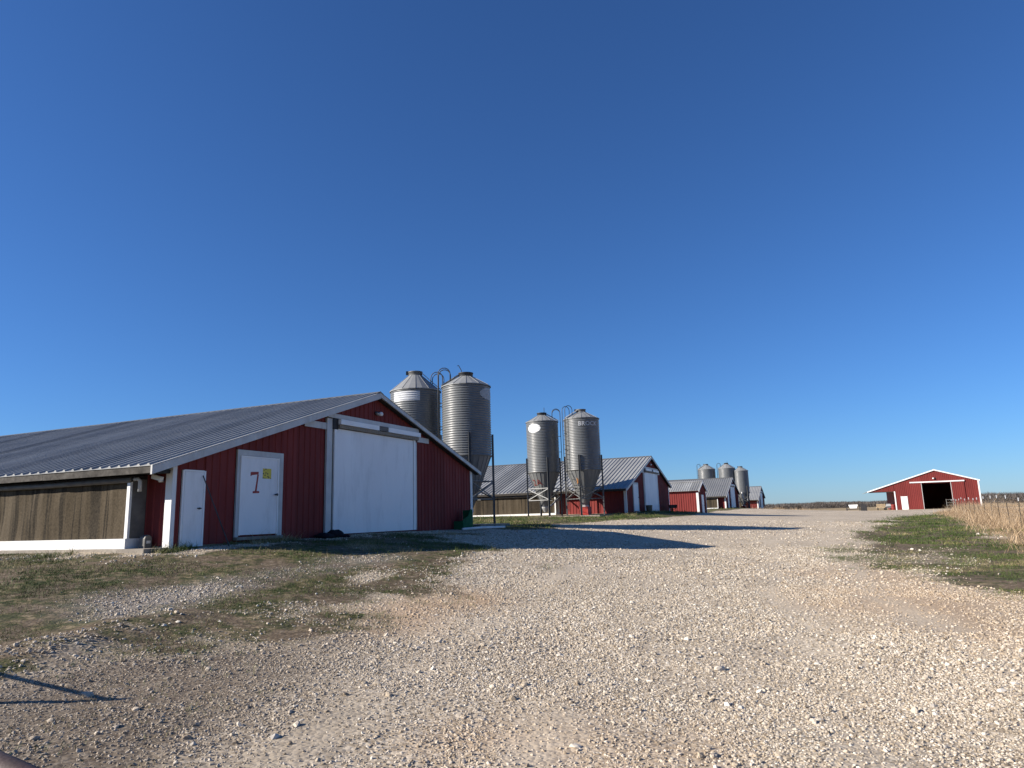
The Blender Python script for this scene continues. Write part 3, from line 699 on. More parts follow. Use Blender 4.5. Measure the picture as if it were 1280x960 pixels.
    nrg = int((top - hop) / .105); stp = (top - hop) / (nrg * 4)
    for (shape, t0, t1, z0, z1, mat) in signs:
        mb = MB(); k = 18; i0 = math.ceil((z0 - hop) / stp); i1 = math.floor((z1 - hop) / stp)
        for i in range(i0, i1 + 1):
            z = hop + i * stp; q = (z - (z0 + z1) / 2) / ((z1 - z0) / 2); w = 1.0 if shape == 'rect' else math.sqrt(max(0.0, 1 - q * q))
            rr = r + .020 * math.sin(i * math.pi / 2) + .006; tm, tw = R((t0 + t1) / 2), R((t1 - t0) / 2) * w
            for j in range(k + 1):
                th = tm + tw * (2 * j / k - 1); mb.v.append((rr * math.sin(th), -rr * math.cos(th), z))
        for i in range(i1 - i0):
            for j in range(k): p = i * (k + 1) + j; mb.f.append((p, p + 1, p + k + 2, p + k + 1))
        mb.build('sign_plate', mat, S, True)
    if text: text(S, r, hop, hz, hr)
    return S

def spos(a, b, z): return W(a, b, z)
silo('galvanised feed silo with white rectangular sign, behind the big white door', spos(11.4, 4.40, 1.27), 1.18, 6.32, 3.06, .82, R(20), R(78), [('rect', -57, 10, 5.72, 6.20, 'sign_dull')])
def txtB(S, r, hop, hz, hr):
    mb = MB()
    for k in range(9):
        q = -.88 + 1.76 * k / 8; w = math.sqrt(1 - q * q); zc = 5.85 + q * .27
        arc_plate(mb, r + .022, R(60 - 27 * w), R(60 + 27 * w), zc - .022, zc + .022, 'rect', 14)
    mb.build('round_emblem', 'sign_faded', S)
silo('galvanised feed silo with faded round emblem and raised lid lever', spos(11.4, 1.66, 1.27), 1.11, 6.28, 3.06, .50, R(6), R(-92), cap='lever', text=txtB)
def txt3(S, r, hop, hz, hr):
    rf = lambda z: hr + (r - hr) * (z - hz) / (hop - hz) + .03
    bent_text('2A', .60, R(-60), 2.13, rf, 'number_red', 'painted_number', S, 1.12, -0.006)
silo('galvanised feed silo with white oval sign and red 2A on its hopper', spos(28.9, 4.86, 1.5), 1.12, 6.56, 3.03, .50, R(14), R(88), [('oval', -58, -6, 5.74, 6.36, 'sign_white')], cap='pole', text=txt3, pale=3)
def txt4(S, r, hop, hz, hr):
    bent_text('BROCK', .40, R(-11), 5.98, lambda z: r + .024, 'sign_faded', 'painted_lettering', S, 1.06, 0.012)
    rf = lambda z: hr + (r - hr) * (z - hz) / (hop - hz) + .028
    mb = MB(); z0, z1 = 2.1, 2.5
    for (ta, tb, za, zb) in ((-34, -30, 2.1, 2.5), (-31, -27, 2.15, 2.42)):
        mb.quad(*[(rf(z) * math.sin(R(q)), -rf(z) * math.cos(R(q)), z) for q, z in ((ta, za), (ta + 2.5, za), (tb + 2.5, zb), (tb, zb))])
    mb.build('paint_stroke', 'orange_paint', S)
silo('galvanised feed silo with white lettering under its rim, next to poultry house', spos(28.9, 1.94, 1.5), 1.2, 6.53, 3.03, .52, R(-12), R(-60), text=txt4)
g3 = 'feed silos beside the poultry houses'
silo('feed silo rising behind a grey roof, farthest of three from the gravel yard', spos(100.7, 4.9, 1.62), 1.36, 6.5, 3.05, .72, R(20), R(-70), detail=False)
silo('feed silo with dark lid rising behind a grey roof, middle of three', spos(100.7, 1.75, 1.62), 1.3, 6.5, 3.05, .72, R(30), R(-80), detail=False, cap='pole')
silo('feed silo with hopper and red boot showing, nearest of three to the yard', spos(100.7, -.38, 1.58), 1.12, 6.05, 2.65, .55, R(40), None, detail=False)
# pads
def pad(a0, a1, b0, b1, top):
    o = MB().box(0, a1 - a0, 0, b1 - b0, -.8, 0).build('concrete_pad', 'concrete'); o.location = W(a0, b0, top); o.rotation_euler = (0, 0, ROT)
    return tag(o, kind='structure')
pad(9.9, 12.9, .3, 6.2, 1.30); pad(27.4, 31.4, .5, 6.9, 1.53); pad(99.2, 102.2, -2, 6.6, 1.6)
# feed tubes from boots into houses
ft = MB().tube([W(28.9, 4.86, 2.0), W(30.2, 4.85, 2.3), W(32.3, 4.8, 3.1)], .06, 8).build('feed_tube', 'galv_steel', None, True); tag(ft, 'slanting grey feed tube from the 2A silo hopper to the house', 'tube')
ft = MB().tube([W(28.9, 1.94, 2.05), W(30.2, 2.4, 2.35), W(32.3, 3.0, 3.15)], .06, 8).build('feed_tube', 'galv_steel', None, True); tag(ft, 'slanting grey feed tube from the lettered silo to the house', 'tube')
ft = MB().tube([W(11.4, 1.66, 1.85), W(10.3, 1.66, 2.2), W(8.5, 1.66, 2.95)], .06, 8).build('feed_tube', 'galv_steel', None, True); tag(ft, 'grey feed tube under the silo with the round emblem', 'tube')
ft = MB().tube([W(100.7, -.38, 2.2), W(99.5, -.6, 3.0), W(97.8, -.6, 4.2)], .09, 8).build('feed_tube', 'white_paint', None, True); tag(ft, 'pale feed tube slanting from the yard-side silo of the three', 'tube')
def red_boot(a, b, z, label):
    o = thing('feed_hopper_boot', label, 'hopper', W(a, b, z), ROT)
    MB().prism([(-.28, 0), (.28, 0), (.42, .5), (-.42, .5)], -.3, .3).build('tray', 'boot_red', o)
    mb = MB()
    for x in (-.36, .36):
        for y in (-.26, .26): mb.beam((x, y, -.15), (x, y, .5), .05)
    mb.build('stand', 'boot_red', o); MB().box(-.44, .44, -.32, .32, .501, .53).build('rim', 'boot_red', o)
red_boot(28.9, 1.94, 1.55, 'red metal feed boot under the silo with lettering')
red_boot(100.7, -.38, 1.62, 'red metal feed boot under the yard-side silo of the three')

# ------------------------------------------------------------------ wide red barn with lean-to
bx, by = 56.647, 104.69
RB = thing('barn', 'wide red barn with open dark doorway and lean-to roof', 'barn', (bx, by, .885), ROT - math.pi / 2)
PK = (4.43, 5.57); SLP = .317; BD = 18.0
rbz = lambda a: PK[1] - abs(a - PK[0]) * SLP
core = MB()
core.box(-.93, -.83, .1, BD, -.8, rbz(-.93) - .1).box(9.58, 9.68, .1, BD, -.8, rbz(9.68) - .1).box(-.83, 9.58, BD - .1, BD, -.8, 3.7)
core.prism([(-.83, 3.7), (9.58, 3.7), (9.58, rbz(9.58) - .1), (PK[0], PK[1] - .1), (-.83, 3.701)], BD - .1, BD - .002)
core.box(-.83, 9.58, .1, BD - .1, -.82, -.12)
wl = core.build('wall', 'red_metal', RB)
x = -.9
for x1 in (-.21, .65, 1.6, 2.65, 3.55, 4.43, 5.35, 6.25, 7.15, 8.05, 8.95, 9.66):
    zb = 1.93 if (x >= -.22 and x1 <= .66) else (3.62 if (x >= 2.64 and x1 <= 6.26) else -.6)
    mb = ribbed_wall(MB(), x, x1 - .004, zb, lambda q: rbz(q) - .04, 0.0, .02)
    mb.quad((x, .06, zb), (x, .06, rbz(x) - .06), (x1, .06, rbz(x1) - .06), (x1, .06, zb)).quad((x1 - .004, 0, zb), (x1 - .004, .06, zb), (x1 - .004, .06, rbz(x1) - .06), (x1 - .004, 0, rbz(x1) - .06))
    mb.build('wall_panel', 'red_metal', wl); x = x1
x = -4.35
for x1 in (-3.5, -2.6, -1.75, -.94):
    mb = ribbed_wall(MB(), x, x1 - .004, 2.62, lambda q: max(rbz(q) - .04, 2.63), 0.0, .02); mb.build('wall_panel', 'red_metal', wl); x = x1
MB().box(-4.4, -.95, -.02, .06, 2.56, 2.66).build('lean_to_beam', 'old_wood', RB)
MB().box(-1.02, -.86, -.06, -.022, -.6, 2.66).build('corner_board', 'bright_trim', RB)
MB().box(9.58, 9.75, -.06, -.022, -.6, 3.86).build('corner_board', 'bright_trim', RB)
for a0, a1, m in ((-4.55, PK[0], 1), (PK[0], 9.9, 1)):
    MB().prism([(a0, rbz(a0) - .12), (a1, rbz(a1) - .12), (a1, rbz(a1) + .05), (a0, rbz(a0) + .05)], -.14, -.1).build('rake_board', 'bright_trim', RB)
rr_ = MB().prism([(PK[0] - .2, PK[1] + .0), (PK[0], PK[1] + .05), (PK[0] + .2, PK[1] + .0), (PK[0], PK[1] + .09)], -.12, BD + .2).build('roof', 'trim_grey', RB)
for i in range(20):
    y0 = -.12 + i * .917; mbs = MB()
    for sgn, e in ((-1, -4.6), (1, 9.95)):
        mb = MB(); pr = rib_profile(y0, y0 + .913, .025)
        for y, hh in pr: mb.v += [(e, y, rbz(e) + hh), (PK[0], y, PK[1] + hh), (e, y, rbz(e) - .03), (PK[0], y, PK[1] - .03)]
        for k in range(len(pr) - 1):
            a = 4 * k; b = a + 4; q = [(a, b, b + 1, a + 1), (a + 2, a + 3, b + 3, b + 2), (a, a + 2, b + 2, b)]
            mb.f += [tuple(reversed(f_)) for f_ in q] if sgn < 0 else q
        mb.build('roof_panel', 'roof_metal', rr_)
md = MB().box(-.17, .61, -.05, -.005, .0, 1.90).build('door', 'sign_white', RB)
MB().box(-.21, -.17, -.04, -.004, .0, 1.93).box(.61, .65, -.04, -.004, .0, 1.93).build('door_frame', 'bright_trim', md)
MB().tube([(.54, -.05, .95), (.54, -.1, .95)], .03, 8).build('door_handle', 'dark_steel', md)
for a0, a1 in ((1.22, 2.64), (6.26, 7.92)):
    ld = MB(); ribbed_wall(ld, a0, a1, -.1, 3.72, -.09, .02); ld.box(a0, a1, -.085, -.045, -.1, 3.72); o = ld.build('sliding_door', 'red_metal', RB)
    e = a1 - .07 if a0 < 3 else a0
    MB().box(e, e + .07, -.118, -.112, -.1, 3.72).build('door_edge', 'trim_grey', o)
MB().box(1.15, 8.0, -.16, -.03, 3.76, 3.93).build('track_cover', 'bright_trim', RB)
lm = MB().box(4.3, 4.5, -.06, -.022, 4.2, 4.42).build('lamp_base', 'dark', RB)
MB().lathe([(0, 4.22), (.1, 4.24), (.13, 4.32), (.1, 4.40), (0, 4.42)], 10, c=(4.22, -.14)).build('lamp_globe', 'sign_white', lm, True)
def RBW(x, y, z):
    c, s = math.cos(ROT - math.pi / 2), math.sin(ROT - math.pi / 2); return (bx + c * x - s * y, by + s * x + c * y, .885 + z)
# things under the lean-to
wg = thing('wagon', 'beige slatted farm wagon under the barn lean-to', 'wagon', RBW(-2.75, 4.5, -.1), ROT - math.pi / 2)
MB().box(-.6, .6, -1.2, 1.2, .42, .52).build('bed', 'pale_wood', wg)
for z in (.58, .74, .90): MB().box(-.6, .6, -1.24, -1.2, z, z + .10).build('slat', 'pale_wood', wg)
for x in (-.6, -.04, .52): MB().box(x, x + .08, -1.2, -1.14, .44, 1.02).build('stake', 'pale_wood', wg)
for x in (-.45, .45): MB().tube([(x - .08, -.9, .28), (x + .08, -.9, .28)], .28, 14).build('wheel', 'tyre_rubber', wg)
uv = thing('utility_vehicle', 'grey utility vehicle with dark tyres beside the beige wagon', 'vehicle', RBW(-1.62, 4.0, -.1), ROT - math.pi / 2)
MB().box(-.5, .3, -.9, 1.1, .4, .72).prism([(-.45, .72), (.25, .72), (.15, 1.0), (-.35, 1.0)], -.7, .1).build('body', 'vehicle_grey', uv)
for x in (-.5, .3):
    for y in (-.7, .8): MB().tube([(x - .1, y, .28), (x + .1, y, .28)], .3, 14).build('wheel', 'tyre_rubber', uv)
MB().box(-.45, .25, -.91, -.9, .45, .62).build('grille', 'dark', uv)
dm = MB().lathe([(.0, 0), (.29, 0), (.30, .02), (.29, .3), (.30, .32), (.29, .34), (.29, .58), (.30, .6), (.29, .86), (.27, .88), (0, .88)], 20).build('drum_barrel', 'red_metal', None, True)
dm.location = RBW(-1.22, 1.6, -.08); tag(dm, 'red steel drum against the barn wall under the lean-to', 'drum')

# far white feeder on dark stand
fx, fy = 0, 0
fp = unproj(1067, 636.4); k_ = 112 / math.hypot(*fp); fp = (fp[0] * k_, fp[1] * k_); fz = GZ(*fp)
fd = thing('feeder', 'white tapered feeder on a dark frame at the field edge', 'feeder', (fp[0], fp[1], fz), R(-28))
MB().prism([(-.42, .42), (.42, .42), (.62, .92), (-.62, .92)], -.4, .4).build('bin', 'sign_white', fd)
for x in (-.85, .8):
    for y in (-.45, .4): MB().beam((x, y, -.1), (x, y, 1.1), .07).build('leg', 'dark', fd)
MB().box(-.9, .9, -.5, .5, .25, .36).build('tray', 'dark', fd)
MB().box(.95, 1.7, -.4, .5, -.1, .95).build('shelter', 'dark', fd)

# ------------------------------------------------------------------ fences
def seg_points(pts, step):
    out = []; carry = 0.0
    for (x0, y0), (x1, y1) in zip(pts[:-1], pts[1:]):
        L = math.hypot(x1 - x0, y1 - y0); s = carry
        while s < L: out.append((x0 + (x1 - x0) * s / L, y0 + (y1 - y0) * s / L)); s += step
        carry = s - L
    return out
def wire_fence(label, pts, step, h, tip, strands, seed):
    rnd = random.Random(seed); ps = seg_points(pts, step)
    F = thing('wire_fence', label, 'fence', (ps[0][0], ps[0][1], GZ(*ps[0])))
    base = Vector(F.location); tops = []
    for x, y in ps:
        z = GZ(x, y); hh = h + rnd.uniform(-.08, .08); lx, ly = rnd.uniform(-.05, .05), rnd.uniform(-.03, .03)
        p = Vector((x, y, z - .3)) - base; q = Vector((x + lx, y + ly, z + hh)) - base
        m = p.lerp(q, .91)
        o = MB().beam(p, m, .035, .012).beam(p, m, .010, .040).build('post', 'post_green', F)
        if tip: MB().beam(m, q, .040, .016).beam(m, q, .014, .044).build('post_tip', 'sign_dull', o)
        tops.append((Vector((x, y, z)) - base, Vector((lx, ly, hh))))
    for k in range(strands):
        f_ = .95 - k * .9 / max(1, strands - 1) * .8
        pts3 = []
        for i, (b0, d0) in enumerate(tops):
            pts3.append(b0 + d0 * f_)
            if i + 1 < len(tops):
                b1, d1 = tops[i + 1]; mid = (b0 + d0 * f_ + b1 + d1 * f_) / 2; mid.z -= rnd.uniform(.005, .04); pts3.append(mid)
        MB().tube(pts3, .004, 4).build('wire', 'galv_dull', F)
    return F
wire_fence('wire fence on steel posts with white tips in tall dry grass', [(43.2, 71.0), (41.0, 67.0), (21.4, 30.6), (11.5, 12.2)], 3.55, 1.32, True, 5, 3)
wire_fence('distant wire fence across the field between houses and wide barn', [(44.0, 140.0), (49, 126), (53.8, 118)], 3.2, 1.2, False, 3, 4)
wire_fence('wire fence on dark posts far beyond the small house end', [(47, 160), (58, 168), (70, 172), (84, 170), (98, 160)], 4.5, 1.5, False, 2, 6)
# tube gate panel by the barn end of the fence
gp = thing('gate_panel', 'grey tube gate panel at the barn end of the fence', 'gate', (43.6, 71.6, GZ(43.6, 71.6)), R(-40))
for z in (.2, .45, .7, .95, 1.25): MB().tube([(-.45, 0, z), (.3, 0, z)], .025, 6).build('rail', 'pipe_grey', gp)
for x in (-.45, .3): MB().tube([(x, 0, -.1), (x, 0, 1.32)], .035, 6).build('upright', 'pipe_grey', gp)

# ------------------------------------------------------------------ near things by the gate
gz0 = GZ(-6.3, 5.95)
bp = thing('brace_post', 'old fence corner post with slanting brace casting a long shadow', 'post', (-6.3, 5.95, gz0))
MB().tube([(0, 0, -.3), (.01, 0, .6), (0, .01, 1.22)], [.042, .040, .038], 10).build('post', 'old_wood', bp, True)
MB().tube([(0, 0, 1.16), (-1.25, 2.3, GZ(-7.55, 8.25) - gz0)], .028, 8).build('brace', 'old_wood', bp, True)
# open tube gate whose end comes into the corner of the view
d1 = r2 * ((-5 - 640) / F_PX) - u2 * ((941 - 480) / F_PX) + fw; t1 = (1.115 - EYE) / d1.z
d2 = r2 * ((66 - 640) / F_PX) - u2 * ((973 - 480) / F_PX) + fw; t2 = (1.115 - EYE) / d2.z
A = Vector((0, 0, EYE)) + d1 * t1; B = Vector((0, 0, EYE)) + d2 * t2; dv = (B - A).normalized()
G0 = A - dv * 1.5; G1 = A + dv * 1.35
gt = thing('tube_gate', 'rusty brown pipe gate reaching into the near corner', 'gate', (G0.x, G0.y, 0))
rel = lambda P_, z: (P_.x - G0.x, P_.y - G0.y, z)
for z in (.25, .46, .67, .88): MB().tube([rel(G0, z), rel(G1, z)], .022, 10).build('rail', 'rusty_brown', gt, True)
MB().tube([rel(G0, 1.08), rel(G1, 1.08)], .036, 16).build('top_rail', 'rusty_brown', gt, True)
for P_ in (G0, G1): MB().tube([rel(P_, .0 if P_ is G0 else .2), rel(P_, 1.1)], .03, 10).build('upright', 'rusty_brown', gt, True)
Mid = (G0 + G1) / 2; MB().tube([rel(Mid, .25), rel(Mid, 1.07)], .018, 8).build('upright', 'rusty_brown', gt, True)

# ------------------------------------------------------------------ small things along the fronts
def LOC(a, b, dz=0.0): x, y, _ = W(a, b); return (x, y, GZ(x, y) + dz)
pl = MB().tube([(0, 0, 0), (-.40, .50, 1.64)], .013, 8).build('pole', 'dark_steel'); pl.location = LOC(-4.66, -.58); pl.rotation_euler = (0, 0, ROT)
tag(pl, 'thin dark pole leaning against the low narrow door', 'pole')
bxo = thing('vent_box', 'small pale box with rounded top standing against red wall corner', 'box', W(-5.98, .52, 1.24 - .092), ROT)
MB().prism([(-.09, 0), (.09, 0), (.09, .20), (.07, .25), (0, .285), (-.07, .25), (-.09, .20)], -.07, .1).build('body', 'pipe_grey', bxo)  # pale box darkened to grey, the wall corner's shade put into its colour
MB().box(-.05, .05, -.082, -.071, .10, .16).build('plate', 'trim_grey', bxo)
# heap of black bags and a tyre by the big door
def lump(name, rx, ry, rz_, seed, mat):
    rr = random.Random(seed); me_v = []; mb = MB(); k = 12; prof = 7
    for i in range(prof + 1):
        ph = math.pi * i / prof
        for j in range(k):
            th = 2 * math.pi * j / k; q = 1 + .22 * math.sin(3 * th + seed) * math.sin(ph) + rr.uniform(-.13, .13)
            mb.v.append((rx * q * math.sin(ph) * math.cos(th), ry * q * math.sin(ph) * math.sin(th), max(-.02, rz_ * (.8 + math.cos(ph) * q))))
    for i in range(prof):
        for j in range(k):
            j2 = (j + 1) % k; mb.f.append((i * k + j, (i + 1) * k + j, (i + 1) * k + j2, i * k + j2))
    return mb
for i, (a, b, sx_, sz_, lb) in enumerate([(-1.05, -.40, .28, .09, 'low black plastic bag left of the large white door'), (-.66, -.40, .24, .13, 'taller black plastic bag against the white door post'), (-.30, -.45, .20, .05, 'flat black plastic bag at the corner of the white door')]):
    o = lump('plastic_bag', sx_, .25, sz_, i * 5 + 2, 'black_plastic').build('plastic_bag', 'black_plastic', None, True); o.location = LOC(a, b, -.02); o.rotation_euler = (0, 0, ROT + i); tag(o, lb, 'bag', 'black bags by the large door')
gb = thing('feed_bin', 'green plastic bin cut open, leaning at the house corner', 'bin', LOC(7.35, -.42), ROT)
MB().prism([(-.42, 0), (.40, 0), (.34, .74), (.20, .77), (.0, .50), (-.25, .44), (-.44, .34)], -.06, -.03).prism([(.34, 0), (.39, 0), (.33, .73), (.29, .73)], -.03, .34).box(-.4, .38, -.03, .34, .0, .04).build('shell', 'green_plastic', gb)
MB().prism([(-.45, 0), (-.40, 0), (-.38, .32), (-.43, .32)], -.03, .34).build('side', 'green_plastic', gb)
pv = MB().tube([(0, 0, .07), (1.4, -.1, .09), (2.4, .05, .07), (3.3, -.15, .06)], .045, 10).build('pvc_pipe', 'white_paint', None, True); x_, y_, z_ = LOC(6.0, -.95); pv.location = (x_, y_, z_ + .02); pv.rotation_euler = (0, 0, ROT)
tag(pv, 'long white plastic pipe lying on the ground by the green bin', 'pipe')
# by house 2
bk = thing('bucket', 'yellow bucket beside the large door of the second house', 'bucket', LOC(36.9, -.5), ROT)
MB().lathe([(.0, 0), (.20, 0), (.26, .5), (.28, .52), (.25, .5)], 16).build('shell', 'track_tan', bk, True); MB().tube([(-.26, 0, .5), (-.15, -.2, .42), (.15, -.2, .42), (.26, 0, .5)], .012, 5).build('handle', 'dark_steel', bk)
br = thing('wheelbarrow', 'wheelbarrow left by the red wall near the small shed', 'wheelbarrow', LOC(44.2, -.8), ROT + .3)
MB().prism([(-.45, .34), (.3, .34), (.5, .62), (-.7, .62)], -.3, .3).build('tray', 'galv_dull', br)
MB().tube([(-.04 + .7, -.06, .2), (.66, .06, .2)], .2, 12).build('wheel', 'tyre_rubber', br)
for s in (-.25, .25): MB().tube([(.66, s * .3, .2), (-.3, s, .32), (-1.0, s, .6)], .02, 6).build('handle', 'old_wood', br); MB().tube([(-.3, s, .32), (-.35, s, 0)], .02, 6).build('leg', 'dark_steel', br)

# ------------------------------------------------------------------ gravel stones (stuff)
t = NT('stone'); rn = t.attr('rnd', 'INSTANCER'); rt_ = t.attr('tone', 'INSTANCER')
c = t.ramp(rn, [(0.0, (0.10, 0.075, 0.05)), (0.15, (0.22, 0.17, 0.115)), (0.42, (0.40, 0.335, 0.25)), (0.72, (0.56, 0.49, 0.395)), (0.93, (0.74, 0.69, 0.60)), (1, (0.20, 0.19, 0.18))])
c = t.mix(t.math('MULTIPLY', rt_, .85), c, t.ramp(rn, [(0, (0.12, 0.09, 0.065)), (1, (0.36, 0.30, 0.23))]))
c = t.mix(t.math('MULTIPLY', t.attr('warm', 'INSTANCER'), .45), c, (0.46, 0.315, 0.18))
c = t.mix(0.25, c, t.ramp(t.noise(t.coord('World'), 60, 3, .6), [(.3, (0.23, 0.175, 0.115)), (.7, (0.60, 0.52, 0.41))]))
t.set(c, 0.85, 0, .25)

def scatter(rmin, rmax, dens, az0=-45, az1=46):
    area = (rmax ** 2 - rmin ** 2) * R(az1 - az0) / 2; n = int(area * dens)
    r = np.sqrt(rng.random(n) * (rmax ** 2 - rmin ** 2) + rmin ** 2); th = R(az0) + rng.random(n) * R(az1 - az0)
    return r * np.sin(th), r * np.cos(th)
def off_buildings(x, y, m=0.15):
    rel_ = np.stack([x - P0[0], y - P0[1]], 1); a = rel_ @ N2; b = rel_ @ U2; ok = np.ones(len(x), bool)
    for o in (0, 38.1, 89.3, 134.5): ok &= ~((a > o - 6.62 - m) & (a < o + 8.6 + m) & (b > -m))
    for (a0, a1, b0, b1) in ((9.9, 12.9, .3, 6.2), (27.4, 31.4, .5, 6.9), (56, 60.6, -1, 4.4)): ok &= ~((a > a0 - m) & (a < a1 + m) & (b > b0 - m) & (b < b1 + m))
    return ok
sxs, sys_, ssz = [], [], []
for r0, r1, dn, s0, s1_ in ((2.5, 8.5, 3700, .004, .011), (8.5, 15, 1700, .006, .0145), (15, 26, 420, .009, .019), (26, 45, 55, .014, .024), (3, 10, 45, .012, .020), (3, 14, 1.2, .020, .030), (14, 40, .15, .025, .035)):
    x, y = scatter(r0, r1, dn); g, st, tn, drt, tk = zones(x, y)
    dens = np.clip(1 - g * 1.08, 0.004, 1) * (1 - st) * (1 - .55 * tn) * (1 - (.62 if r0 < 10 else .93) * drt) + tk * .07
    pat = np.clip((fbm(x, y, 1.4, 4, 41) - .30) * 3.6, .3, 1); dens *= pat * (1 - .72 * lanes(x, y))
    ok = (rng.random(len(x)) < dens) & off_buildings(x, y); x, y = x[ok], y[ok]
    sxs.append(x); sys_.append(y); ssz.append(np.clip(rng.lognormal(math.log((s0 + s1_) / 2.2), .38, len(x)), s0 * .7, s1_ * 1.6))
# rubble on the soil ridge
nr = 70; ii = rng.integers(0, len(ridge) - 1, nr); tt = rng.random(nr)[:, None]
rp = ridge[ii] * (1 - tt) + ridge[ii + 1] * tt + rng.normal(0, .3, (nr, 2)); sxs.append(rp[:, 0]); sys_.append(rp[:, 1]); ssz.append(np.clip(rng.lognormal(math.log(.015), .5, nr), .006, .03))
# a few larger pale stones on the verge and lawn edge
ex = np.array(UP([(1140, 686), (1150, 687), (1222, 668), (1232, 668), (1252, 671), (205, 785), (212, 783), (222, 781), (95, 822), (110, 826), (240, 792), (275, 778), (930, 820), (540, 835), (345, 920), (720, 930), (1250, 862), (300, 905), (110, 868)]))
sxs.append(ex[:, 0]); sys_.append(ex[:, 1]); ssz.append(np.array([.06, .05, .06, .05, .05, .03, .02, .035, .03, .025, .02, .025, .025, .03, .03, .035, .035, .03, .045]))
x = np.concatenate(sxs); y = np.concatenate(sys_); s_ = np.concatenate(ssz); n = len(x)
z = ground_z(x, y)
dd = np.full(n, 1e9)
for i in range(len(ridge) - 1):
    a, b = ridge[i], ridge[i + 1]; e = b - a; tt = np.clip(((x - a[0]) * e[0] + (y - a[1]) * e[1]) / (e @ e), 0, 1)
    dd = np.minimum(dd, np.hypot(x - a[0] - tt * e[0], y - a[1] - tt * e[1]))
z += 0.10 * np.exp(-(dd / .38) ** 2) * (0.4 + 1.2 * fbm(x, y, .5, 3, 31))
scl = np.stack([s_ * rng.uniform(.85, 1.5, n), s_ * rng.uniform(.7, 1.1, n), s_ * rng.uniform(.45, .85, n)], 1)
rot = np.stack([rng.normal(0, .35, n), rng.normal(0, .35, n), rng.random(n) * 6.283], 1)
me = bpy.data.meshes.new('gravel'); me.vertices.add(n); me.vertices.foreach_set('co', np.stack([x, y, z + scl[:, 2] * .25], 1).astype(np.float32).ravel()); me.update()
for nm, d in (('rot', rot), ('scl', scl)):
    a = me.attributes.new(nm, 'FLOAT_VECTOR', 'POINT'); a.data.foreach_set('vector', d.astype(np.float32).ravel())
rv = np.clip(rng.beta(1.5, 1.35, n), 0, 1); rv[-len(ex):] = .93; fattr(me, 'rnd', rv); fattr(me, 'warm', np.clip(zones(x, y)[2] + .5 * (fbm(x, y, 1.1, 3, 57) - .45), 0, 1)); fattr(me, 'tone', np.clip(zones(x, y)[3] * .9 + .3 * (fbm(x, y, 2, 3, 51) - .4), 0, 1))
a = me.attributes.new('pick', 'INT', 'POINT'); a.data.foreach_set('value', rng.integers(0, 6, n).astype(np.int32))
me.materials.append(MATS['stone'])
gravel = tag(put('gravel', me), 'loose pale crushed stone covering the drive', 'gravel', kind='stuff')
ng = bpy.data.node_groups.new('gravel_nodes', 'GeometryNodeTree')
ng.interface.new_socket('Geometry', in_out='INPUT', socket_type='NodeSocketGeometry'); ng.interface.new_socket('Geometry', in_out='OUTPUT', socket_type='NodeSocketGeometry')
gi = ng.nodes.new('NodeGroupInput'); go = ng.nodes.new('NodeGroupOutput'); lk = ng.links.new
g2i = ng.nodes.new('GeometryNodeGeometryToInstance')
for k in range(6):
    ic = ng.nodes.new('GeometryNodeMeshIcoSphere'); ic.inputs['Radius'].default_value = 1; ic.inputs['Subdivisions'].default_value = 1 if k % 3 else 2
    sp = ng.nodes.new('GeometryNodeSetPosition'); nz_ = ng.nodes.new('ShaderNodeTexNoise'); nz_.noise_dimensions = '4D'
    nz_.inputs['W'].default_value = k * 3.7 + 1; nz_.inputs['Scale'].default_value = .75; nz_.inputs['Detail'].default_value = 2
    ps = ng.nodes.new('GeometryNodeInputPosition'); m1 = ng.nodes.new('ShaderNodeMath'); m1.operation = 'MULTIPLY_ADD'; m1.inputs[1].default_value = 2.6; m1.inputs[2].default_value = -.35
    sc_ = ng.nodes.new('ShaderNodeVectorMath'); sc_.operation = 'SCALE'
    lk(nz_.outputs['Fac'], m1.inputs[0]); lk(ps.outputs[0], sc_.inputs[0]); lk(m1.outputs[0], sc_.inputs['Scale'])
    lk(ic.outputs['Mesh'], sp.inputs['Geometry']); lk(sc_.outputs[0], sp.inputs['Position'])
    sm = ng.nodes.new('GeometryNodeSetMaterial'); sm.inputs['Material'].default_value = MATS['stone']
    ss = ng.nodes.new('GeometryNodeSetShadeSmooth'); ss.inputs['Shade Smooth'].default_value = False; lk(sp.outputs[0], ss.inputs['Geometry']); lk(ss.outputs[0], sm.inputs[0]); lk(sm.outputs[0], g2i.inputs[0])
iop = ng.nodes.new('GeometryNodeInstanceOnPoints'); iop.inputs['Pick Instance'].default_value = True
def named(nm, ty):
    nd = ng.nodes.new('GeometryNodeInputNamedAttribute'); nd.data_type = ty; nd.inputs['Name'].default_value = nm; return nd.outputs['Attribute']
e2r = ng.nodes.new('FunctionNodeEulerToRotation'); lk(named('rot', 'FLOAT_VECTOR'), e2r.inputs[0])
lk(gi.outputs[0], iop.inputs['Points']); lk(g2i.outputs[0], iop.inputs['Instance']); lk(named('pick', 'INT'), iop.inputs['Instance Index'])
lk(e2r.outputs[0], iop.inputs['Rotation']); lk(named('scl', 'FLOAT_VECTOR'), iop.inputs['Scale']); lk(iop.outputs[0], go.inputs[0])
gravel.modifiers.new('scatter', 'NODES').node_group = ng
print('stones', n)

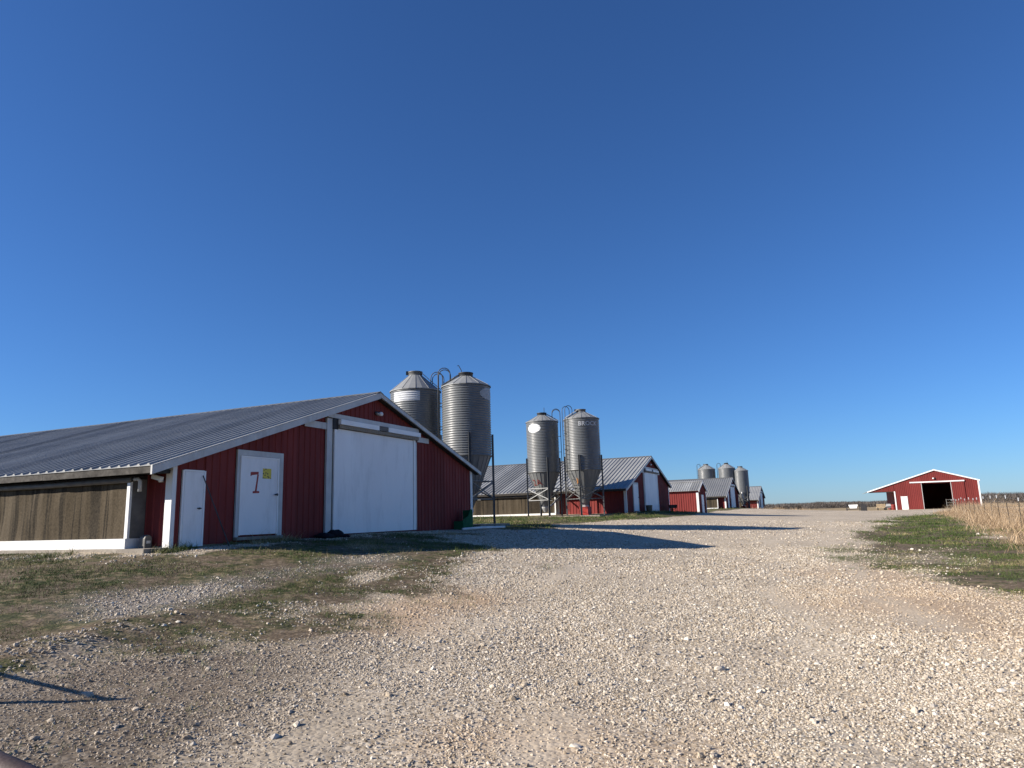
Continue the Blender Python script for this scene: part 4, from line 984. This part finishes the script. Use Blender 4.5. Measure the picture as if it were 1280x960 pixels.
# ------------------------------------------------------------------ grass (stuff)
def leaf_mat(name, stops, rough=.7):
    t = NT(name); t.set(t.ramp(t.attr('rnd'), stops), rough, 0, .2)
    return t.m
leaf_mat('grass_blade', [(0, (0.045, 0.070, 0.016)), (.35, (0.080, 0.115, 0.028)), (.6, (0.130, 0.145, 0.045)), (.78, (0.24, 0.195, 0.095)), (1, (0.42, 0.335, 0.20))])
leaf_mat('dry_grass', [(0, (0.12, 0.075, 0.045)), (.35, (0.25, 0.17, 0.10)), (.7, (0.39, 0.285, 0.18)), (1, (0.54, 0.42, 0.29))])
def blades(x, y, z, h, w, lean, rnd, name, mat, label, cat, segs=2):
    n = len(x); th = rng.random(n) * 6.283; ld = rng.random(n) * 6.283; lx = np.cos(ld) * lean * h; ly = np.sin(ld) * lean * h
    wx = np.cos(th) * w / 2; wy = np.sin(th) * w / 2; V = []
    for k in range(segs + 1):
        q = k / segs; ww = (1 - q ** 1.5) if k < segs else .06
        cx = x + lx * q * q; cy = y + ly * q * q; cz = z + h * (q - .25 * lean * q * q)
        V += [np.stack([cx - wx * ww, cy - wy * ww, cz], 1), np.stack([cx + wx * ww, cy + wy * ww, cz], 1)]
    V = np.stack(V, 1); m = 2 * (segs + 1); base = np.arange(n)[:, None] * m
    Fs = np.concatenate([base + np.array([[2 * k, 2 * k + 1, 2 * k + 3, 2 * k + 2]]) for k in range(segs)], 0)
    me = fast_mesh(name, V.reshape(-1, 3), Fs, mat); fattr(me, 'rnd', np.repeat(rnd, m))
    return tag(put(name, me), label, cat, kind='stuff')
def tufts(x, y, per, spread):
    k = np.repeat(np.arange(len(x)), per); return x[k] + rng.normal(0, spread, len(k)), y[k] + rng.normal(0, spread, len(k)), k
xs, ys, hs, ws, rs = [], [], [], [], []
for r0, r1, dn, per, sp, hh, wd in ((3, 14, 230, 9, .045, .038, .005), (14, 26, 190, 7, .06, .045, .007), (26, 60, 40, 7, .10, .065, .018), (60, 130, 2.2, 7, .2, .12, .04)):
    x, y = scatter(r0, r1, dn); g, st, tn, drt, tk = zones(x, y)
    dens = np.clip(g * 1.1 - .15 + .28 * drt, 0, 1) * np.clip((fbm(x, y, 1.1, 4, 61) - .36) * 4.2, 0.03, 1) * (1 - .9 * tk)
    ok = (rng.random(len(x)) < dens) & off_buildings(x, y, .0); x, y = x[ok], y[ok]
    tone = np.clip(.40 - .16 * (x > 4) + (fbm(x, y, 1.3, 3, 71) - .5) * 2.1 + rng.normal(0, .10, len(x)), 0, 1)
    a, b, k = tufts(x, y, per, sp); xs.append(a); ys.append(b)
    hs.append(hh * rng.lognormal(0, .45, len(a))); ws.append(np.full(len(a), wd)); rs.append(np.clip(tone[k] + rng.normal(0, .12, len(a)), 0, 1))
x = np.concatenate(xs); y = np.concatenate(ys)
print('grass blades', len(x))
blades(x, y, ground_z(x, y) - .008, np.concatenate(hs), np.concatenate(ws), .7, np.concatenate(rs), 'grass', 'grass_blade', 'short green and straw coloured grass on lawn and verge', 'grass', 2)
# taller weeds along wall feet and the strip before house 2
def along(a0, a1, b0, b1, n): return W_arr(rng.uniform(a0, a1, n), rng.uniform(b0, b1, n))
def W_arr(a, b): p = P0[None] + a[:, None] * N2 + b[:, None] * U2; return p[:, 0], p[:, 1]
wx_, wy_ = [], []
for a0, a1, b0, b1, n in ((-6.6, -.8, -.55, -.06, 420), (-7.6, -6.65, 0, 22, 500), (17.5, 24, 0, 10, 520), (24, 33, -1.6, .3, 700), (32, 47, -1.4, -.1, 420), (8.7, 9.8, 0, 6, 200), (82, 98, -1.5, 0, 260)):
    a, b = along(a0, a1, b0, b1, n); wx_.append(a); wy_.append(b)
a, b = np.concatenate(wx_), np.concatenate(wy_); ok = off_buildings(a, b, .02); a, b = a[ok], b[ok]
keep = fbm(a, b, 1.3, 3, 81) > .46; a, b = a[keep], b[keep]
x, y, k = tufts(a, b, 10, .06); n = len(x); tn = np.clip(.45 + (fbm(a, b, 1.5, 3, 91) - .5) * 2, 0, 1)
blades(x, y, ground_z(x, y) - .01, .10 * rng.lognormal(0, .5, n), np.full(n, .011), .6, np.clip(tn[k] + rng.normal(0, .15, n), 0, 1), 'weeds', 'grass_blade', 'ragged weeds along the foot of the house walls', 'weeds', 2)
# tall dry grass along the near fence
fl = np.array([(43.6, 72.0), (41.0, 67.0), (21.4, 30.6), (11.2, 11.6)]); segL = np.hypot(*(fl[1:] - fl[:-1]).T); nb = 34000
u_ = rng.random(nb) * segL.sum(); si = np.searchsorted(np.cumsum(segL), u_); si = np.minimum(si, 2); q = (u_ - np.concatenate([[0], np.cumsum(segL)])[si]) / segL[si]
pp = fl[si] * (1 - q[:, None]) + fl[si + 1] * q[:, None]; dirv = (fl[2] - fl[1]) / np.linalg.norm(fl[2] - fl[1]); nv = np.array([-dirv[1], dirv[0]])
offs = rng.normal(1.2, 0.65, nb)                      # positive = towards the field
side = -1.0
x = pp[:, 0] + nv[0] * offs * 1.0; y = pp[:, 1] + nv[1] * offs * 1.0
cl = fbm(x, y, 1.3, 3, 101); ok = rng.random(nb) < np.clip((cl - .28) * 3, .05, 1); x, y, offs, cl = x[ok], y[ok], offs[ok], cl[ok]; n = len(x)
h = np.clip((.32 + cl * 1.05) * np.clip(1.05 - np.abs(offs - .5) * .32, .25, 1.1) * rng.lognormal(0, .22, n), .12, 1.5)
blades(x, y, ground_z(x, y) - .02, h, np.full(n, .010), rng.uniform(.2, .8, n), np.clip(.5 + (cl - .5) * 1.2 + rng.normal(0, .22, n), 0, 1), 'dry_grass', 'dry_grass', 'tall dry tan grass along the wire fence', 'dry grass', 3)
nb = 16000; u_ = rng.random(nb); i0 = np.where(u_ < .8, 1, 2); q = rng.random(nb)
pp = fl[i0] * (1 - q[:, None]) + fl[i0 + 1] * q[:, None]; of = rng.normal(-.7, .5, nb); x = pp[:, 0] + nv[0] * of; y = pp[:, 1] + nv[1] * of
blades(x, y, ground_z(x, y) - .01, .16 * rng.lognormal(0, .5, nb), np.full(nb, .012), .9, np.clip(rng.normal(.5, .25, nb), 0, 1), 'straw', 'dry_grass', 'short flattened straw at the foot of the wire fence', 'straw', 2)
# dry grass of the field beyond, thinner
nb = 16000; x = rng.uniform(14, 110, nb); y = rng.uniform(8, 130, nb); st = zones(x, y)[1]; ok = (st > .6) & (rng.random(nb) < .9); x, y = x[ok], y[ok]; n = len(x)
ok = ~((x > 50) & (x < 80) & (y > 88) & (y < 130)); x, y = x[ok], y[ok]
x, y, k = tufts(x, y, 4, .15); n = len(x)
blades(x, y, ground_z(x, y) - .02, .38 * rng.lognormal(0, .4, n), np.full(n, .03), .5, np.clip(rng.normal(.6, .2, n), 0, 1), 'field_grass', 'dry_grass', 'dry tan grass of the field beyond the fence', 'dry grass', 2)

# ------------------------------------------------------------------ distant winter wood (stuff)
leaf_mat('twigs', [(0, (0.060, 0.052, 0.047)), (.5, (0.10, 0.087, 0.078)), (1, (0.16, 0.14, 0.125))], .9)  # tones lightened a little, distance haze put into the twig colour
nt = 2600; az_ = R(8) + rng.random(nt) * R(62); dist = rng.uniform(330, 520, nt); hgt = rng.uniform(2.6, 3.7, nt) * (.72 + .7 * fbm(np.degrees(az_), dist * 0, 3.0, 3, 111)) * (dist / 420)
hgt *= 1 + .5 * (np.degrees(az_) > 33)
per = 75; k = np.repeat(np.arange(nt), per); nb = len(k)
cw = rng.normal(0, 1, nb) * hgt[k] * .34; cz = rng.random(nb) ** .8
bxx = dist[k] * np.sin(az_[k]) + cw * np.cos(az_[k]); byy = dist[k] * np.cos(az_[k]) - cw * np.sin(az_[k]) + rng.normal(0, 1.5, nb)
bl_h = hgt[k] * rng.uniform(.25, .6, nb); bz = .85 + cz * (hgt[k] - bl_h)
blades(bxx, byy, bz, bl_h, rng.uniform(.10, .32, nb), .6, np.clip(rng.normal(.45, .25, nb), 0, 1), 'far_wood', 'twigs', 'leafless winter wood along the horizon', 'wood', 1)
